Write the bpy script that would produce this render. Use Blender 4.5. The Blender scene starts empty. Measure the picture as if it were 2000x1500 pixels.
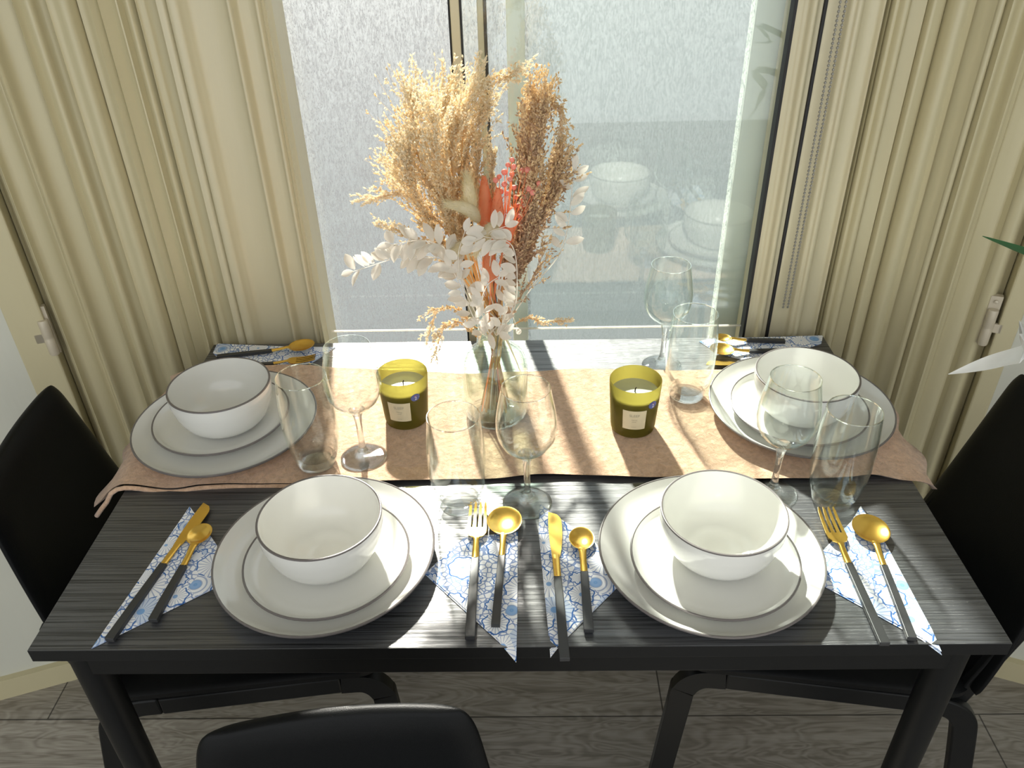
import bpy, bmesh, math, random
from math import pi, sin, cos, radians, sqrt, atan2
from mathutils import Vector, Matrix
random.seed(7)
S = bpy.context.scene
COL = S.collection

# ------------------------------------------------------------------ camera, sky, sun, exposure
F_PX, PITCH, YAW, ROLL = 1574.75, 0.589674, 0.0222486, -0.0256903
CAM = Vector((0.018056, -0.583787, 1.494316))
_f = Vector((0, cos(PITCH), -sin(PITCH))); _r = Vector((1, 0, 0)); _u = _r.cross(_f)
_Z = Matrix.Rotation(YAW, 3, 'Z')
_f, _r, _u = _Z @ _f, _Z @ _r, _Z @ _u
_r, _u = cos(ROLL) * _r + sin(ROLL) * _u, -sin(ROLL) * _r + cos(ROLL) * _u
cam = bpy.data.cameras.new('camera'); cam_o = bpy.data.objects.new('camera', cam); COL.objects.link(cam_o)
cam.sensor_width = 36; cam.sensor_fit = 'HORIZONTAL'; cam.lens = 36 * F_PX / 2000
cam.clip_start = 0.01; cam.clip_end = 200
M = Matrix((( _r.x, _u.x, -_f.x), (_r.y, _u.y, -_f.y), (_r.z, _u.z, -_f.z))).to_4x4()
M.translation = CAM; cam_o.matrix_world = M
S.camera = cam_o

w = bpy.data.worlds.new('sky'); S.world = w; w.use_nodes = True
wn = w.node_tree.nodes; wl = w.node_tree.links
bg = wn['Background']
sky = wn.new('ShaderNodeTexSky'); sky.sky_type = 'HOSEK_WILKIE'; sky.turbidity = 3.0
sky.sun_direction = (-0.15, 0.8, 0.58)
mixw = wn.new('ShaderNodeMix'); mixw.data_type = 'RGBA'; mixw.inputs[0].default_value = 0.75
wl.new(sky.outputs[0], mixw.inputs[6]); mixw.inputs[7].default_value = (0.94, 0.95, 0.95, 1)
wl.new(mixw.outputs[2], bg.inputs[0]); bg.inputs[1].default_value = 1.45

sun = bpy.data.lights.new('sun', 'SUN'); sun.energy = 15.5; sun.angle = radians(2.2); sun.color = (1, 0.94, 0.84)
sun_o = bpy.data.objects.new('sun', sun); COL.objects.link(sun_o)
SUN_EL = radians(37)
sd = Vector((-0.2254, 1.2019, 0)).normalized() * cos(SUN_EL) + Vector((0, 0, sin(SUN_EL)))
sun_o.rotation_euler = sd.to_track_quat('Z', 'Y').to_euler(); sun_o.location = sd * 8

S.view_settings.view_transform = 'Standard'; S.view_settings.look = 'None'
S.view_settings.gamma = 1; S.view_settings.use_curve_mapping = False
S.view_settings.exposure = 0.58
S.cycles.transparent_max_bounces = 32; S.cycles.max_bounces = 10
S.cycles.sample_clamp_indirect = 4; S.cycles.use_denoising = True
S.cycles.caustics_reflective = False; S.cycles.caustics_refractive = False

# ------------------------------------------------------------------ placing helpers
def ray(px, py): return _f + _r * ((px - 1000) / F_PX) - _u * ((py - 750) / F_PX)
def atz(px, py, z=0.75):
    d = ray(px, py); return CAM + d * ((z - CAM.z) / d.z)
def aty(px, py, y):
    d = ray(px, py); return CAM + d * ((y - CAM.y) / d.y)
TZ = 0.75; CZ = 0.757

# ------------------------------------------------------------------ mesh helpers
def mesh(name, V, Fs, mats, parent=None, smooth=True, ang=40, mi=None):
    me = bpy.data.meshes.new(name); me.from_pydata([tuple(v) for v in V], [], Fs); me.validate()
    if not isinstance(mats, (list, tuple)): mats = [mats]
    for m in mats: me.materials.append(m)
    if mi and len(mi) == len(me.polygons): me.polygons.foreach_set('material_index', mi)
    bm = bmesh.new(); bm.from_mesh(me); bmesh.ops.recalc_face_normals(bm, faces=bm.faces[:]); bm.to_mesh(me); bm.free()
    if smooth:
        me.polygons.foreach_set('use_smooth', [True] * len(me.polygons)); me.set_sharp_from_angle(angle=radians(ang))
    me.update()
    o = bpy.data.objects.new(name, me); COL.objects.link(o)
    if parent: o.parent = parent
    return o
def empty(name, loc=(0, 0, 0), rz=0):
    o = bpy.data.objects.new(name, None); COL.objects.link(o); o.location = loc; o.rotation_euler = (0, 0, rz)
    o.empty_display_size = 0.02; return o
def tag(o, label, cat, group=None):
    o['label'] = label; o['category'] = cat
    if group: o['group'] = group
    return o
def struct(o, label=None):
    o['kind'] = 'structure'
    if label: o['label'] = label
    return o
def copy_tree(o, parent=None):
    c = o.copy(); COL.objects.link(c); c.parent = parent
    for ch in list(o.children): copy_tree(ch, c)
    return c
class G:                     # gathers shapes for ONE mesh
    def __init__(s): s.V = []; s.F = []; s.m = []
    def add(s, V, Fs, mi=0, X=None):
        n = len(s.V); s.V += [(X @ Vector(v)) if X else Vector(v) for v in V]
        s.F += [tuple(i + n for i in f) for f in Fs]; s.m += [mi] * len(Fs); return s
    def box(s, x0, x1, y0, y1, z0, z1, mi=0, X=None):
        V = [(x, y, z) for x in (x0, x1) for y in (y0, y1) for z in (z0, z1)]
        return s.add(V, [(0, 1, 3, 2), (4, 6, 7, 5), (0, 4, 5, 1), (2, 3, 7, 6), (0, 2, 6, 4), (1, 5, 7, 3)], mi, X)
    def lathe(s, prof, seg=48, mi=0, X=None, mis=None):
        V = []; Fs = []; ms = []
        for r, z in prof:
            for k in range(seg): a = 2 * pi * k / seg; V.append((r * cos(a), r * sin(a), z))
        for i in range(len(prof) - 1):
            for k in range(seg):
                k2 = (k + 1) % seg; Fs.append((i * seg + k, i * seg + k2, (i + 1) * seg + k2, (i + 1) * seg + k)); ms.append(mis[i] if mis else mi)
        n = len(s.V); s.V += [(X @ Vector(v)) if X else Vector(v) for v in V]
        s.F += [tuple(i + n for i in f) for f in Fs]; s.m += ms
        return s
    def tube(s, P, R, seg=8, mi=0, caps=True):
        P = [Vector(p) for p in P]
        if not isinstance(R, (list, tuple)): R = [R] * len(P)
        V = []; Fs = []; up = None
        for i, p in enumerate(P):
            t = (P[min(i + 1, len(P) - 1)] - P[max(i - 1, 0)])
            t = t.normalized() if t.length > 1e-9 else Vector((0, 0, 1))
            if up is None: up = t.orthogonal().normalized()
            up = (up - t * up.dot(t)); up = up.normalized() if up.length > 1e-6 else t.orthogonal().normalized()
            b = t.cross(up)
            for k in range(seg):
                a = 2 * pi * k / seg; V.append(p + (up * cos(a) + b * sin(a)) * R[i])
        for i in range(len(P) - 1):
            for k in range(seg):
                k2 = (k + 1) % seg; Fs.append((i * seg + k, i * seg + k2, (i + 1) * seg + k2, (i + 1) * seg + k))
        if caps: Fs.append(tuple(range(seg))[::-1]); Fs.append(tuple((len(P) - 1) * seg + k for k in range(seg)))
        return s.add(V, Fs, mi)
    def prism(s, poly, z0, z1, mi=0, X=None):
        n = len(poly); V = [(p[0], p[1], z0) for p in poly] + [(p[0], p[1], z1) for p in poly]
        Fs = [tuple(range(n))[::-1], tuple(range(n, 2 * n))] + [(i, (i + 1) % n, n + (i + 1) % n, n + i) for i in range(n)]
        return s.add(V, Fs, mi, X)
    def obj(s, name, mats, parent=None, **k): return mesh(name, s.V, s.F, mats, parent, mi=s.m, **k)
def bez(P, n=12):            # Catmull-Rom through points
    P = [Vector(p) for p in P]
    if len(P) == 2: return [P[0].lerp(P[1], i / n) for i in range(n + 1)]
    Q = [2 * P[0] - P[1]] + P + [2 * P[-1] - P[-2]]; out = []
    for i in range(1, len(Q) - 2):
        for k in range(n):
            t = k / n; a, b, c, d = Q[i - 1], Q[i], Q[i + 1], Q[i + 2]
            out.append(0.5 * ((2 * b) + (c - a) * t + (2 * a - 5 * b + 4 * c - d) * t * t + (3 * b - a - 3 * c + d) * t ** 3))
    out.append(P[-1]); return out
def bevel(o, w=0.002, seg=2, ang=40):
    m = o.modifiers.new('bevel', 'BEVEL'); m.width = w; m.segments = seg; m.limit_method = 'ANGLE'; m.angle_limit = radians(ang); return o

# ------------------------------------------------------------------ materials
class NT:
    def __init__(s, name):
        s.m = bpy.data.materials.new(name); s.m.use_nodes = True; s.t = s.m.node_tree; s.t.nodes.clear()
        s.out = s.n('OutputMaterial')
    def n(s, typ, **k):
        nd = s.t.nodes.new('ShaderNode' + typ)
        for a, v in k.items(): setattr(nd, a, v)
        return nd
    def l(s, a, b): s.t.links.new(a, b)
    def setv(s, sock, v):
        if hasattr(v, 'is_linked') or hasattr(v, 'links'): s.l(v, sock)
        else: sock.default_value = v
    def math(s, op, a, b=0.0, c=0.0, clamp=False):
        nd = s.n('Math', operation=op, use_clamp=clamp)
        s.setv(nd.inputs[0], a); s.setv(nd.inputs[1], b); s.setv(nd.inputs[2], c); return nd.outputs[0]
    def mix(s, f, a, b):
        nd = s.n('Mix', data_type='RGBA'); s.setv(nd.inputs[0], f)
        s.setv(nd.inputs[6], a if not isinstance(a, tuple) else (*a, 1)[:4]); s.setv(nd.inputs[7], b if not isinstance(b, tuple) else (*b, 1)[:4]); return nd.outputs[2]
    def shmix(s, f, a, b):
        nd = s.n('MixShader'); s.setv(nd.inputs[0], f); s.l(a, nd.inputs[1]); s.l(b, nd.inputs[2]); return nd.outputs[0]
    def coord(s, scale=(1, 1, 1), kind='Object', rot=(0, 0, 0), loc=(0, 0, 0)):
        c = s.n('TexCoord'); mp = s.n('Mapping'); s.l(c.outputs[kind], mp.inputs[0]); mp.inputs['Scale'].default_value = scale
        mp.inputs['Rotation'].default_value = rot; mp.inputs['Location'].default_value = loc; return mp.outputs[0]
    def noise(s, vec, scale=5, detail=3, rough=0.5, dist=0.0):
        nd = s.n('TexNoise'); s.l(vec, nd.inputs['Vector']); nd.inputs['Scale'].default_value = scale
        nd.inputs['Detail'].default_value = detail; nd.inputs['Roughness'].default_value = rough; nd.inputs['Distortion'].default_value = dist; return nd.outputs[0]
    def ramp(s, f, stops):
        nd = s.n('ValToRGB'); s.l(f, nd.inputs[0]); e = nd.color_ramp.elements
        while len(e) < len(stops): e.new(0.5)
        for el, (p, c) in zip(e, stops): el.position = p; el.color = (*c, 1) if isinstance(c, tuple) else (c, c, c, 1)
        return nd.outputs[0]
    def bump(s, h, dist=0.001, strength=1.0):
        nd = s.n('Bump'); s.l(h, nd.inputs['Height']); nd.inputs['Distance'].default_value = dist; nd.inputs['Strength'].default_value = strength; return nd.outputs[0]
    def bsdf(s, col=(0.8, 0.8, 0.8), rough=0.5, metal=0.0, normal=None, **k):
        nd = s.n('BsdfPrincipled')
        s.setv(nd.inputs['Base Color'], (*col, 1) if isinstance(col, tuple) else col)
        s.setv(nd.inputs['Roughness'], rough); nd.inputs['Metallic'].default_value = metal
        if normal: s.l(normal, nd.inputs['Normal'])
        for a, v in k.items(): s.setv(nd.inputs[a.replace('_', ' ')], v)
        return nd.outputs[0]
    def done(s, sh): s.l(sh, s.out.inputs[0]); return s.m
def simple(name, col, rough=0.5, metal=0.0, nscale=40, amt=0.08, bumpd=0.0, **k):
    t = NT(name); v = t.coord(); nz = t.noise(v, nscale, 3)
    c = t.mix(nz, tuple(x * (1 - amt) for x in col), tuple(min(1, x * (1 + amt)) for x in col))
    nm = t.bump(nz, bumpd) if bumpd else None
    return t.done(t.bsdf(c, rough, metal, nm, **k))

def m_table():
    t = NT('black ash woodgrain laminate')
    v = t.coord((2.4, 260, 260)); a = t.noise(v, 1.0, 5, 0.65, 0.6)
    v2 = t.coord((6, 520, 520)); b = t.noise(v2, 1.0, 3, 0.6, 0.3)
    v3 = t.coord((1, 9, 9)); wv = t.noise(v3, 1.2, 2, 0.5, 1.2)
    h = t.math('ADD', t.math('MULTIPLY', a, 0.7), t.math('MULTIPLY', b, 0.45))
    g = t.ramp(h, [(0.47, 0.0), (0.62, 1.0)])
    g2 = t.mix(wv, (0.038, 0.040, 0.047), (0.062, 0.065, 0.073))
    c = t.mix(g, (0.007, 0.0075, 0.009), g2)
    r = t.math('MULTIPLY_ADD', g, -0.12, 0.44)
    return t.done(t.bsdf(c, r, 0, t.bump(g, 0.0005, 0.6), Specular_IOR_Level=0.8, Coat_Weight=t.math('MULTIPLY_ADD', g, 0.9, 0.1), Coat_Roughness=0.30, Coat_IOR=1.5))
def m_cream(name='cream gloss paint', col=(0.55, 0.495, 0.315), rough=0.30):
    t = NT(name); v = t.coord((3, 3, 0.6)); nz = t.noise(v, 3, 4, 0.6)
    c = t.mix(nz, tuple(x * 0.93 for x in col), tuple(x * 1.05 for x in col))
    v2 = t.coord((14, 14, 2)); n2 = t.noise(v2, 4, 3)
    return t.done(t.bsdf(c, rough, 0, t.bump(n2, 0.0012, 0.5)))
def m_ceramic():
    t = NT('white glazed stoneware'); v = t.coord(); nz = t.noise(v, 9, 3)
    c = t.mix(nz, (0.72, 0.72, 0.68), (0.76, 0.755, 0.72))
    return t.done(t.bsdf(c, 0.14, 0, t.bump(nz, 0.0006, 0.3), Coat_Weight=0.3, Coat_Roughness=0.05))
def m_thin_glass(name='clear thin glass', tint=(0.985, 0.995, 0.99), k=0.95, base=0.022, pw=3.4):
    t = NT(name)
    lw = t.n('LayerWeight'); lw.inputs[0].default_value = 0.5
    f = t.math('MULTIPLY_ADD', t.math('POWER', lw.outputs['Facing'], pw), k, base, True)
    tr = t.n('BsdfTransparent'); tr.inputs[0].default_value = (*tint, 1)
    gl = t.n('BsdfGlossy'); gl.inputs['Roughness'].default_value = 0.03; gl.inputs[0].default_value = (0.95, 1, 0.98, 1)
    return t.done(t.shmix(f, tr.outputs[0], gl.outputs[0]))
def m_thick_glass():
    t = NT('clear solid glass')
    g = t.n('BsdfGlass'); g.inputs['IOR'].default_value = 1.48; g.inputs['Roughness'].default_value = 0.0; g.inputs[0].default_value = (0.99, 1, 0.997, 1)
    tr = t.n('BsdfTransparent'); tr.inputs[0].default_value = (0.99, 1, 0.995, 1)
    return t.done(t.shmix(0.62, tr.outputs[0], g.outputs[0]))
def m_film(name, fib, tr_amt, colA, colB, dens):
    # fibrous white privacy film on the glass: lets part of the daylight straight through, scatters the rest
    t = NT(name)
    v = t.coord((1, 0, 0.26)); a = t.noise(v, 150, 6, 0.75, 2.2)
    v2 = t.coord((1, 0, 0.5), rot=(0, 0.5, 0)); b = t.noise(v2, 260, 4, 0.7, 1.6)
    v3 = t.coord((1, 1, 0.4)); c = t.noise(v3, 7, 3, 0.6, 0.6)
    s_ = t.math('ADD', t.math('MULTIPLY', a, 0.75), t.math('MULTIPLY', b, 0.45))
    m = t.math('MULTIPLY', t.ramp(s_, [(0.55, 0.0), (0.68, 1.0)]), fib)
    f = t.math('ADD', m, t.math('MULTIPLY_ADD', c, 0.12, dens), clamp=True)
    tl = t.n('BsdfTranslucent'); t.setv(tl.inputs[0], t.mix(c, colA, colB))
    df = t.n('BsdfDiffuse'); df.inputs[0].default_value = (0.42, 0.44, 0.45, 1)
    sc = t.shmix(0.2, tl.outputs[0], df.outputs[0])
    tr = t.n('BsdfTransparent'); tr.inputs[0].default_value = (*tr_amt, 1)
    return t.done(t.shmix(f, tr.outputs[0], sc))
def m_pane():
    t = NT('clear window glass')
    lw = t.n('LayerWeight'); lw.inputs[0].default_value = 0.5
    f = t.math('MULTIPLY_ADD', t.math('POWER', lw.outputs['Facing'], 3.0), 0.6, 0.05, True)
    tr = t.n('BsdfTransparent'); tr.inputs[0].default_value = (0.965, 0.985, 0.978, 1)
    gl = t.n('BsdfGlossy'); gl.inputs['Roughness'].default_value = 0.02
    return t.done(t.shmix(f, tr.outputs[0], gl.outputs[0]))
def m_cloth():
    t = NT('camel brushed fleece'); v = t.coord(); a = t.noise(v, 260, 5, 0.7, 0.8); b = t.ramp(t.noise(v, 95, 6, 0.75, 0.5), [(0.38, 0.0), (0.62, 1.0)])
    c = t.mix(b, (0.44, 0.245, 0.135), (0.74, 0.48, 0.31)); c = t.mix(t.math('MULTIPLY', a, 0.6), c, (0.88, 0.62, 0.43))
    h = t.math('ADD', t.math('MULTIPLY', a, 0.5), b)
    return t.done(t.bsdf(c, 0.95, 0, t.bump(h, 0.0012, 0.8), Sheen_Weight=0.5, Sheen_Roughness=0.5, Specular_IOR_Level=0.1))
def m_napkin():
    t = NT('blue flower print on white paper')
    co = t.coord()
    white = (0.92, 0.93, 0.96); blue = (0.045, 0.16, 0.46); lb = (0.14, 0.36, 0.72)
    def vor(scale, feat='F1'):
        n = t.n('TexVoronoi', feature=feat); t.l(co, n.inputs['Vector']); n.inputs['Scale'].default_value = scale; n.inputs['Randomness'].default_value = 0.85; return n
    sc = 25.0
    A = vor(sc); E = vor(sc, 'DISTANCE_TO_EDGE')
    vm = t.n('VectorMath', operation='SCALE'); t.l(co, vm.inputs[0]); vm.inputs['Scale'].default_value = sc
    pm = t.n('VectorMath', operation='SCALE'); t.l(A.outputs['Position'], pm.inputs[0]); pm.inputs['Scale'].default_value = sc
    df = t.n('VectorMath', operation='SUBTRACT'); t.l(co, df.inputs[0]); t.l(A.outputs['Position'], df.inputs[1])
    sp = t.n('SeparateXYZ'); t.l(df.outputs[0], sp.inputs[0])
    ang = t.math('ARCTAN2', sp.outputs[1], sp.outputs[0])
    rr = t.math('MULTIPLY', t.math('SQRT', t.math('ADD', t.math('POWER', sp.outputs[0], 2.0), t.math('POWER', sp.outputs[1], 2.0))), sc)
    cs = t.n('SeparateColor'); t.l(A.outputs['Color'], cs.inputs[0])
    pet = t.math('GREATER_THAN', t.math('SINE', t.math('MULTIPLY', ang, 19.0)), 0.72)
    ring = t.math('GREATER_THAN', t.math('SINE', t.math('MULTIPLY', rr, 42.0)), 0.5)
    isring = t.math('GREATER_THAN', cs.outputs[0], 0.62)
    patt = t.math('ADD', t.math('MULTIPLY', ring, isring), t.math('MULTIPLY', pet, t.math('SUBTRACT', 1.0, isring)))
    RAD = t.math('MULTIPLY_ADD', t.math('SINE', t.math('MULTIPLY', ang, 7.0)), 0.03, t.math('MULTIPLY_ADD', cs.outputs[1], 0.38, 0.20))
    inside = t.math('LESS_THAN', rr, RAD)
    patt = t.math('MULTIPLY', patt, inside)
    outl = t.math('LESS_THAN', t.math('ABSOLUTE', t.math('SUBTRACT', rr, RAD)), 0.022)
    P = vor(140, 'DISTANCE_TO_EDGE')
    peb = t.math('MULTIPLY', t.math('LESS_THAN', P.outputs['Distance'], 0.09), t.math('SUBTRACT', 1.0, inside))
    line = t.math('ADD', t.math('MULTIPLY', patt, 0.55), t.math('ADD', outl, t.math('MULTIPLY', peb, 0.75)), clamp=True)
    core = t.math('MULTIPLY', t.math('LESS_THAN', rr, t.math('MULTIPLY', cs.outputs[0], 0.2)), t.math('GREATER_THAN', cs.outputs[1], 0.45))
    wash = t.math('MULTIPLY', t.math('GREATER_THAN', cs.outputs[2], 0.72), inside)
    c = t.mix(t.math('MULTIPLY', wash, 0.35), white, lb); c = t.mix(line, c, blue); c = t.mix(t.math('MULTIPLY', core, 0.8), c, lb)
    return t.done(t.bsdf(c, 0.85))
def m_floor():
    t = NT('grey oak laminate planks')
    br = t.n('TexBrick'); v = t.coord((1, 1, 1), loc=(0.35, -0.4155, 0)); t.l(v, br.inputs['Vector'])
    br.inputs['Scale'].default_value = 1.0; br.inputs['Brick Width'].default_value = 1.28; br.inputs['Row Height'].default_value = 0.192
    br.inputs['Mortar Size'].default_value = 0.0016; br.inputs['Color1'].default_value = (0.5, 0.5, 0.5, 1); br.inputs['Color2'].default_value = (0.9, 0.9, 0.9, 1); br.inputs['Mortar'].default_value = (0.04, 0.04, 0.04, 1)
    v2 = t.coord((2, 26, 1)); g = t.noise(v2, 2.2, 6, 0.62, 1.2)
    v4 = t.coord((1, 5.5, 1)); k = t.noise(v4, 2.4, 2, 0.5, 2.5); rings = t.math('SINE', t.math('MULTIPLY', k, 60.0))
    gg = t.math('MULTIPLY_ADD', rings, 0.1, g)
    c = t.ramp(gg, [(0.3, (0.27, 0.24, 0.20)), (0.5, (0.41, 0.375, 0.325)), (0.75, (0.55, 0.51, 0.455))])
    nd = t.n('Mix', data_type='RGBA', blend_type='MULTIPLY'); nd.inputs[0].default_value = 0.9; t.l(c, nd.inputs[6]); t.l(br.outputs[0], nd.inputs[7])
    return t.done(t.bsdf(nd.outputs[2], 0.42, 0, t.bump(g, 0.0006, 0.5)))
def m_jar():
    t = NT('olive green frosted glass')
    tl = t.n('BsdfTranslucent'); tl.inputs[0].default_value = (0.62, 0.56, 0.25, 1)
    tr = t.n('BsdfTransparent'); tr.inputs[0].default_value = (0.46, 0.45, 0.20, 1)
    p = t.bsdf((0.20, 0.17, 0.04), 0.25)
    return t.done(t.shmix(0.22, t.shmix(0.42, tl.outputs[0], tr.outputs[0]), p))
def m_leaf(name, col, trans=0.35, rough=0.6):
    t = NT(name); v = t.coord(); nz = t.noise(v, 60, 3)
    c = t.mix(nz, tuple(x * 0.88 for x in col), col)
    tl = t.n('BsdfTranslucent'); t.l(c, tl.inputs[0])
    return t.done(t.shmix(trans, t.bsdf(c, rough), tl.outputs[0]))

MT = m_table(); CREAM = m_cream(); CREAM2 = m_cream('ivory window paint', (0.60, 0.545, 0.375), 0.3)
OUTER = m_cream('pale green grey outer frame paint', (0.80, 0.86, 0.78), 0.4)
PALE = m_cream('pale grey green wall paint', (0.60, 0.60, 0.52), 0.6)
CER = m_ceramic(); RIM = simple('grey glazed rim', (0.16, 0.145, 0.14), 0.3)
TG = m_thin_glass(); SG = m_thick_glass(); VG = m_thin_glass('pale green bottle glass', (0.93, 0.985, 0.955), 0.7, 0.05, 2.2)
RG = m_thin_glass('bright glass rim', (0.98, 1, 0.99), 0.5, 0.45, 2.0); PANE = m_pane()
FILM = m_film('white fibre film left', 0.62, (0.94, 0.945, 0.955), (0.062, 0.064, 0.072), (0.098, 0.100, 0.108), 0.02)
FILM2 = m_film('white fibre film right', 0.46, (0.93, 0.955, 0.955), (0.058, 0.070, 0.072), (0.080, 0.094, 0.096), 0.03)
CLOTH = m_cloth(); NAP = m_napkin(); FLOOR = m_floor()
GOLD = simple('brushed gold steel', (0.86, 0.56, 0.13), 0.24, 1.0, 90, 0.1)
HAND = simple('matt black lacquer', (0.035, 0.036, 0.038), 0.36, 0, 60, 0.1)
CHB = simple('black leatherette', (0.004, 0.0045, 0.005), 0.42, 0, 900, 0.1, 0.0002, Specular_IOR_Level=0.14)
CHS = simple('black powder coated steel', (0.006, 0.0065, 0.007), 0.4, 0, 200, 0.1, Specular_IOR_Level=0.2)
EDGE = simple('black table sides in shade', (0.008, 0.0085, 0.009), 0.45, 0, 300, 0.2, Specular_IOR_Level=0.2)  # tabletop sides: room shade put into a darker, uncoated copy of the top
GASK = simple('black rubber gasket', (0.012, 0.012, 0.014), 0.6)
JAR = m_jar(); WAX = m_leaf('pale soy wax', (0.70, 0.72, 0.60), 0.35, 0.35)
PAPER = simple('beige paper label', (0.62, 0.55, 0.38), 0.8); STK = simple('blue price sticker', (0.06, 0.10, 0.32), 0.5); WHT = simple('white print', (0.85, 0.85, 0.85), 0.6)
GREYP = simple('grey print', (0.36, 0.33, 0.25), 0.8); REDP = simple('red print', (0.5, 0.08, 0.06), 0.6)
CHAR = simple('charred wick', (0.02, 0.018, 0.015), 0.9)
TAN = m_leaf('dried tan grass', (0.97, 0.82, 0.58), 0.55, 0.7); BRN = m_leaf('dried brown grass', (0.68, 0.50, 0.35), 0.42, 0.8)
STRAW = m_leaf('straw stems', (0.80, 0.50, 0.20), 0.3); CREAMT = m_leaf('cream bunny tail', (1.0, 0.95, 0.78), 0.68, 0.9)
LIGHT = m_leaf('pale straw grass tips', (1.0, 0.93, 0.78), 0.6, 0.7)
CORAL = m_leaf('coral dyed grass', (1.0, 0.52, 0.30), 0.62, 0.8); BERRY = m_leaf('coral berries', (0.95, 0.38, 0.30), 0.3, 0.5)
WLEAF = m_leaf('bleached white leaves', (0.97, 0.94, 0.88), 0.58, 0.6)
GLEAF = m_leaf('green glossy leaf', (0.06, 0.18, 0.07), 0.25, 0.3); LITLEAF = m_leaf('glare white leaf', (1.0, 1.0, 0.98), 0.3, 0.25)  # the near-white leaf has its glare painted into the colour
POT = simple('white glazed pot', (0.7, 0.69, 0.66), 0.3); SOIL = simple('dark soil', (0.03, 0.02, 0.015), 0.95, 0, 60, 0.4, 0.01)
METAL = simple('painted hinge metal', (0.55, 0.49, 0.38), 0.35, 0.1); CHAIN = simple('grey ball chain', (0.30, 0.29, 0.26), 0.4, 0.3)

# ------------------------------------------------------------------ room shell
WY = 0.70
def slab(name, b, m, label=None): return struct(G().box(*b).obj(name, m, smooth=False), label)
slab('floor', (-1.9, 1.9, -3.2, 0.95, -0.05, 0.0), FLOOR, 'grey brown wood plank floor')
slab('ceiling', (-1.9, 1.9, -1.45, 1.0, 2.5, 2.6), simple('white ceiling', (0.75, 0.74, 0.7), 0.8))
slab('wall_left', (-2.0, -1.9, -1.6, 1.0, 0, 2.5), PALE)
slab('wall_right', (1.9, 2.0, -1.6, 1.0, 0, 2.5), PALE)
def at_plane(px, x0, y0, k, py=400):      # ray against the vertical plane y = y0 + k (x - x0)
    d = ray(px, py); t = (y0 + k * (CAM.x - x0) - CAM.y) / (d.y - k * d.x); return CAM + d * t
xl = aty(408, 400, WY).x; xr = aty(1645, 400, WY).x
KL, KR = 0.36, -0.38
def profile(name, feats, x0, y0, k, z0, z1, mat, amp=1.0, side=1, back=0.06, parent=None):
    n = Vector((k, -1, 0)).normalized()        # towards the room
    P = []
    for px, d in feats:
        p = at_plane(px, x0, y0, k); P.append(Vector((p.x, p.y, 0)) + n * d * 0.001 * amp)
    P.sort(key=lambda q: q.x)
    Q = []
    for i in range(len(P) - 1):               # soften
        a, b = P[i], P[i + 1]; Q.append(a); Q.append(a.lerp(b, 0.5))
    Q.append(P[-1])
    for _ in range(1):
        Q = [Q[0]] + [(Q[i - 1] + Q[i] * 2 + Q[i + 1]) / 4 for i in range(1, len(Q) - 1)] + [Q[-1]]
    poly = [(q.x, q.y) for q in Q]
    bk = [(Q[-1].x - n.x * back, Q[-1].y - n.y * back), (Q[0].x - n.x * back, Q[0].y - n.y * back)]
    g = G(); N = len(poly); V = [(x, y, z0) for x, y in poly] + [(x, y, z1) for x, y in poly]
    g.add(V, [(i, i + 1, N + i + 1, N + i) for i in range(N - 1)])
    B = [poly[0], poly[-1]] + bk
    g.add([(x, y, z) for z in (z0, z1) for x, y in B], [(1, 2, 6, 5), (2, 3, 7, 6), (3, 0, 4, 7)])
    capb = [(x, y, z0) for x, y in poly + bk]; capt = [(x, y, z1) for x, y in poly + bk]
    g.add(capb, [tuple(range(len(capb)))]); g.add(capt, [tuple(range(len(capt)))])
    return g.obj(name, mat, parent, ang=60)
LF = [(5, -12), (14, -10), (22, 0), (30, 8), (36, 4), (38.5, -6), (42, -2), (60, -1), (78, -4), (84, -8), (92, 4), (97, 8), (104, 5), (110, 0), (118, -4), (135, -5), (148, -3), (155, 6), (162, 3), (166, -8), (170, -2), (180, 5), (190, 3), (197, -5), (208, -5), (212, 4), (217, 2), (221, -8), (228, 2), (240, 8), (255, 7), (264, 0), (270, -9), (276, -3), (285, 6), (298, 5), (304, -3), (328, -5), (332, 5), (338, 2), (344, -4), (350, 3), (358, 1), (364, 6), (370, 1), (376, -10), (380, 4), (386, 1), (408, 0)]
RF = [(1645, -6), (1650, -10), (1655, 3), (1662, 4), (1668, 0), (1675, 5), (1680, -8), (1686, -2), (1690, 5), (1694, -3), (1715, -5), (1719, 0), (1725, 6), (1732, 4), (1738, 2), (1745, -10), (1750, -2), (1760, 5), (1780, 7), (1788, 0), (1792, -9), (1797, 0), (1800, 5), (1806, -3), (1825, -5), (1830, 2), (1836, 7), (1842, 3), (1846, -9), (1852, 0), (1862, 6), (1868, 0), (1880, -7), (1890, -4), (1900, 5), (1906, 6), (1912, 0), (1917, -8), (1922, -2), (1958, -1), (1963, -6), (1967, -5), (1975, 4), (1990, 6), (2005, 2), (2015, -8), (2028, -12)]
shl = empty('folding_shutter', (xl, WY, 0)); tag(shl, 'cream painted ridged folding shutter on the left of the window', 'shutter', 'window shutters')
shr = empty('folding_shutter', (xr, WY, 0)); tag(shr, 'cream painted ridged folding shutter on the right of the window', 'shutter', 'window shutters')
for root, F_, x0, k in ((shl, LF, xl, KL), (shr, RF, xr, KR)):
    p = profile('shutter_panel', F_, x0, WY, k, 0.33, 2.4, CREAM, 1.75); p.parent = root; p.location = -Vector(root.location)
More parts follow.
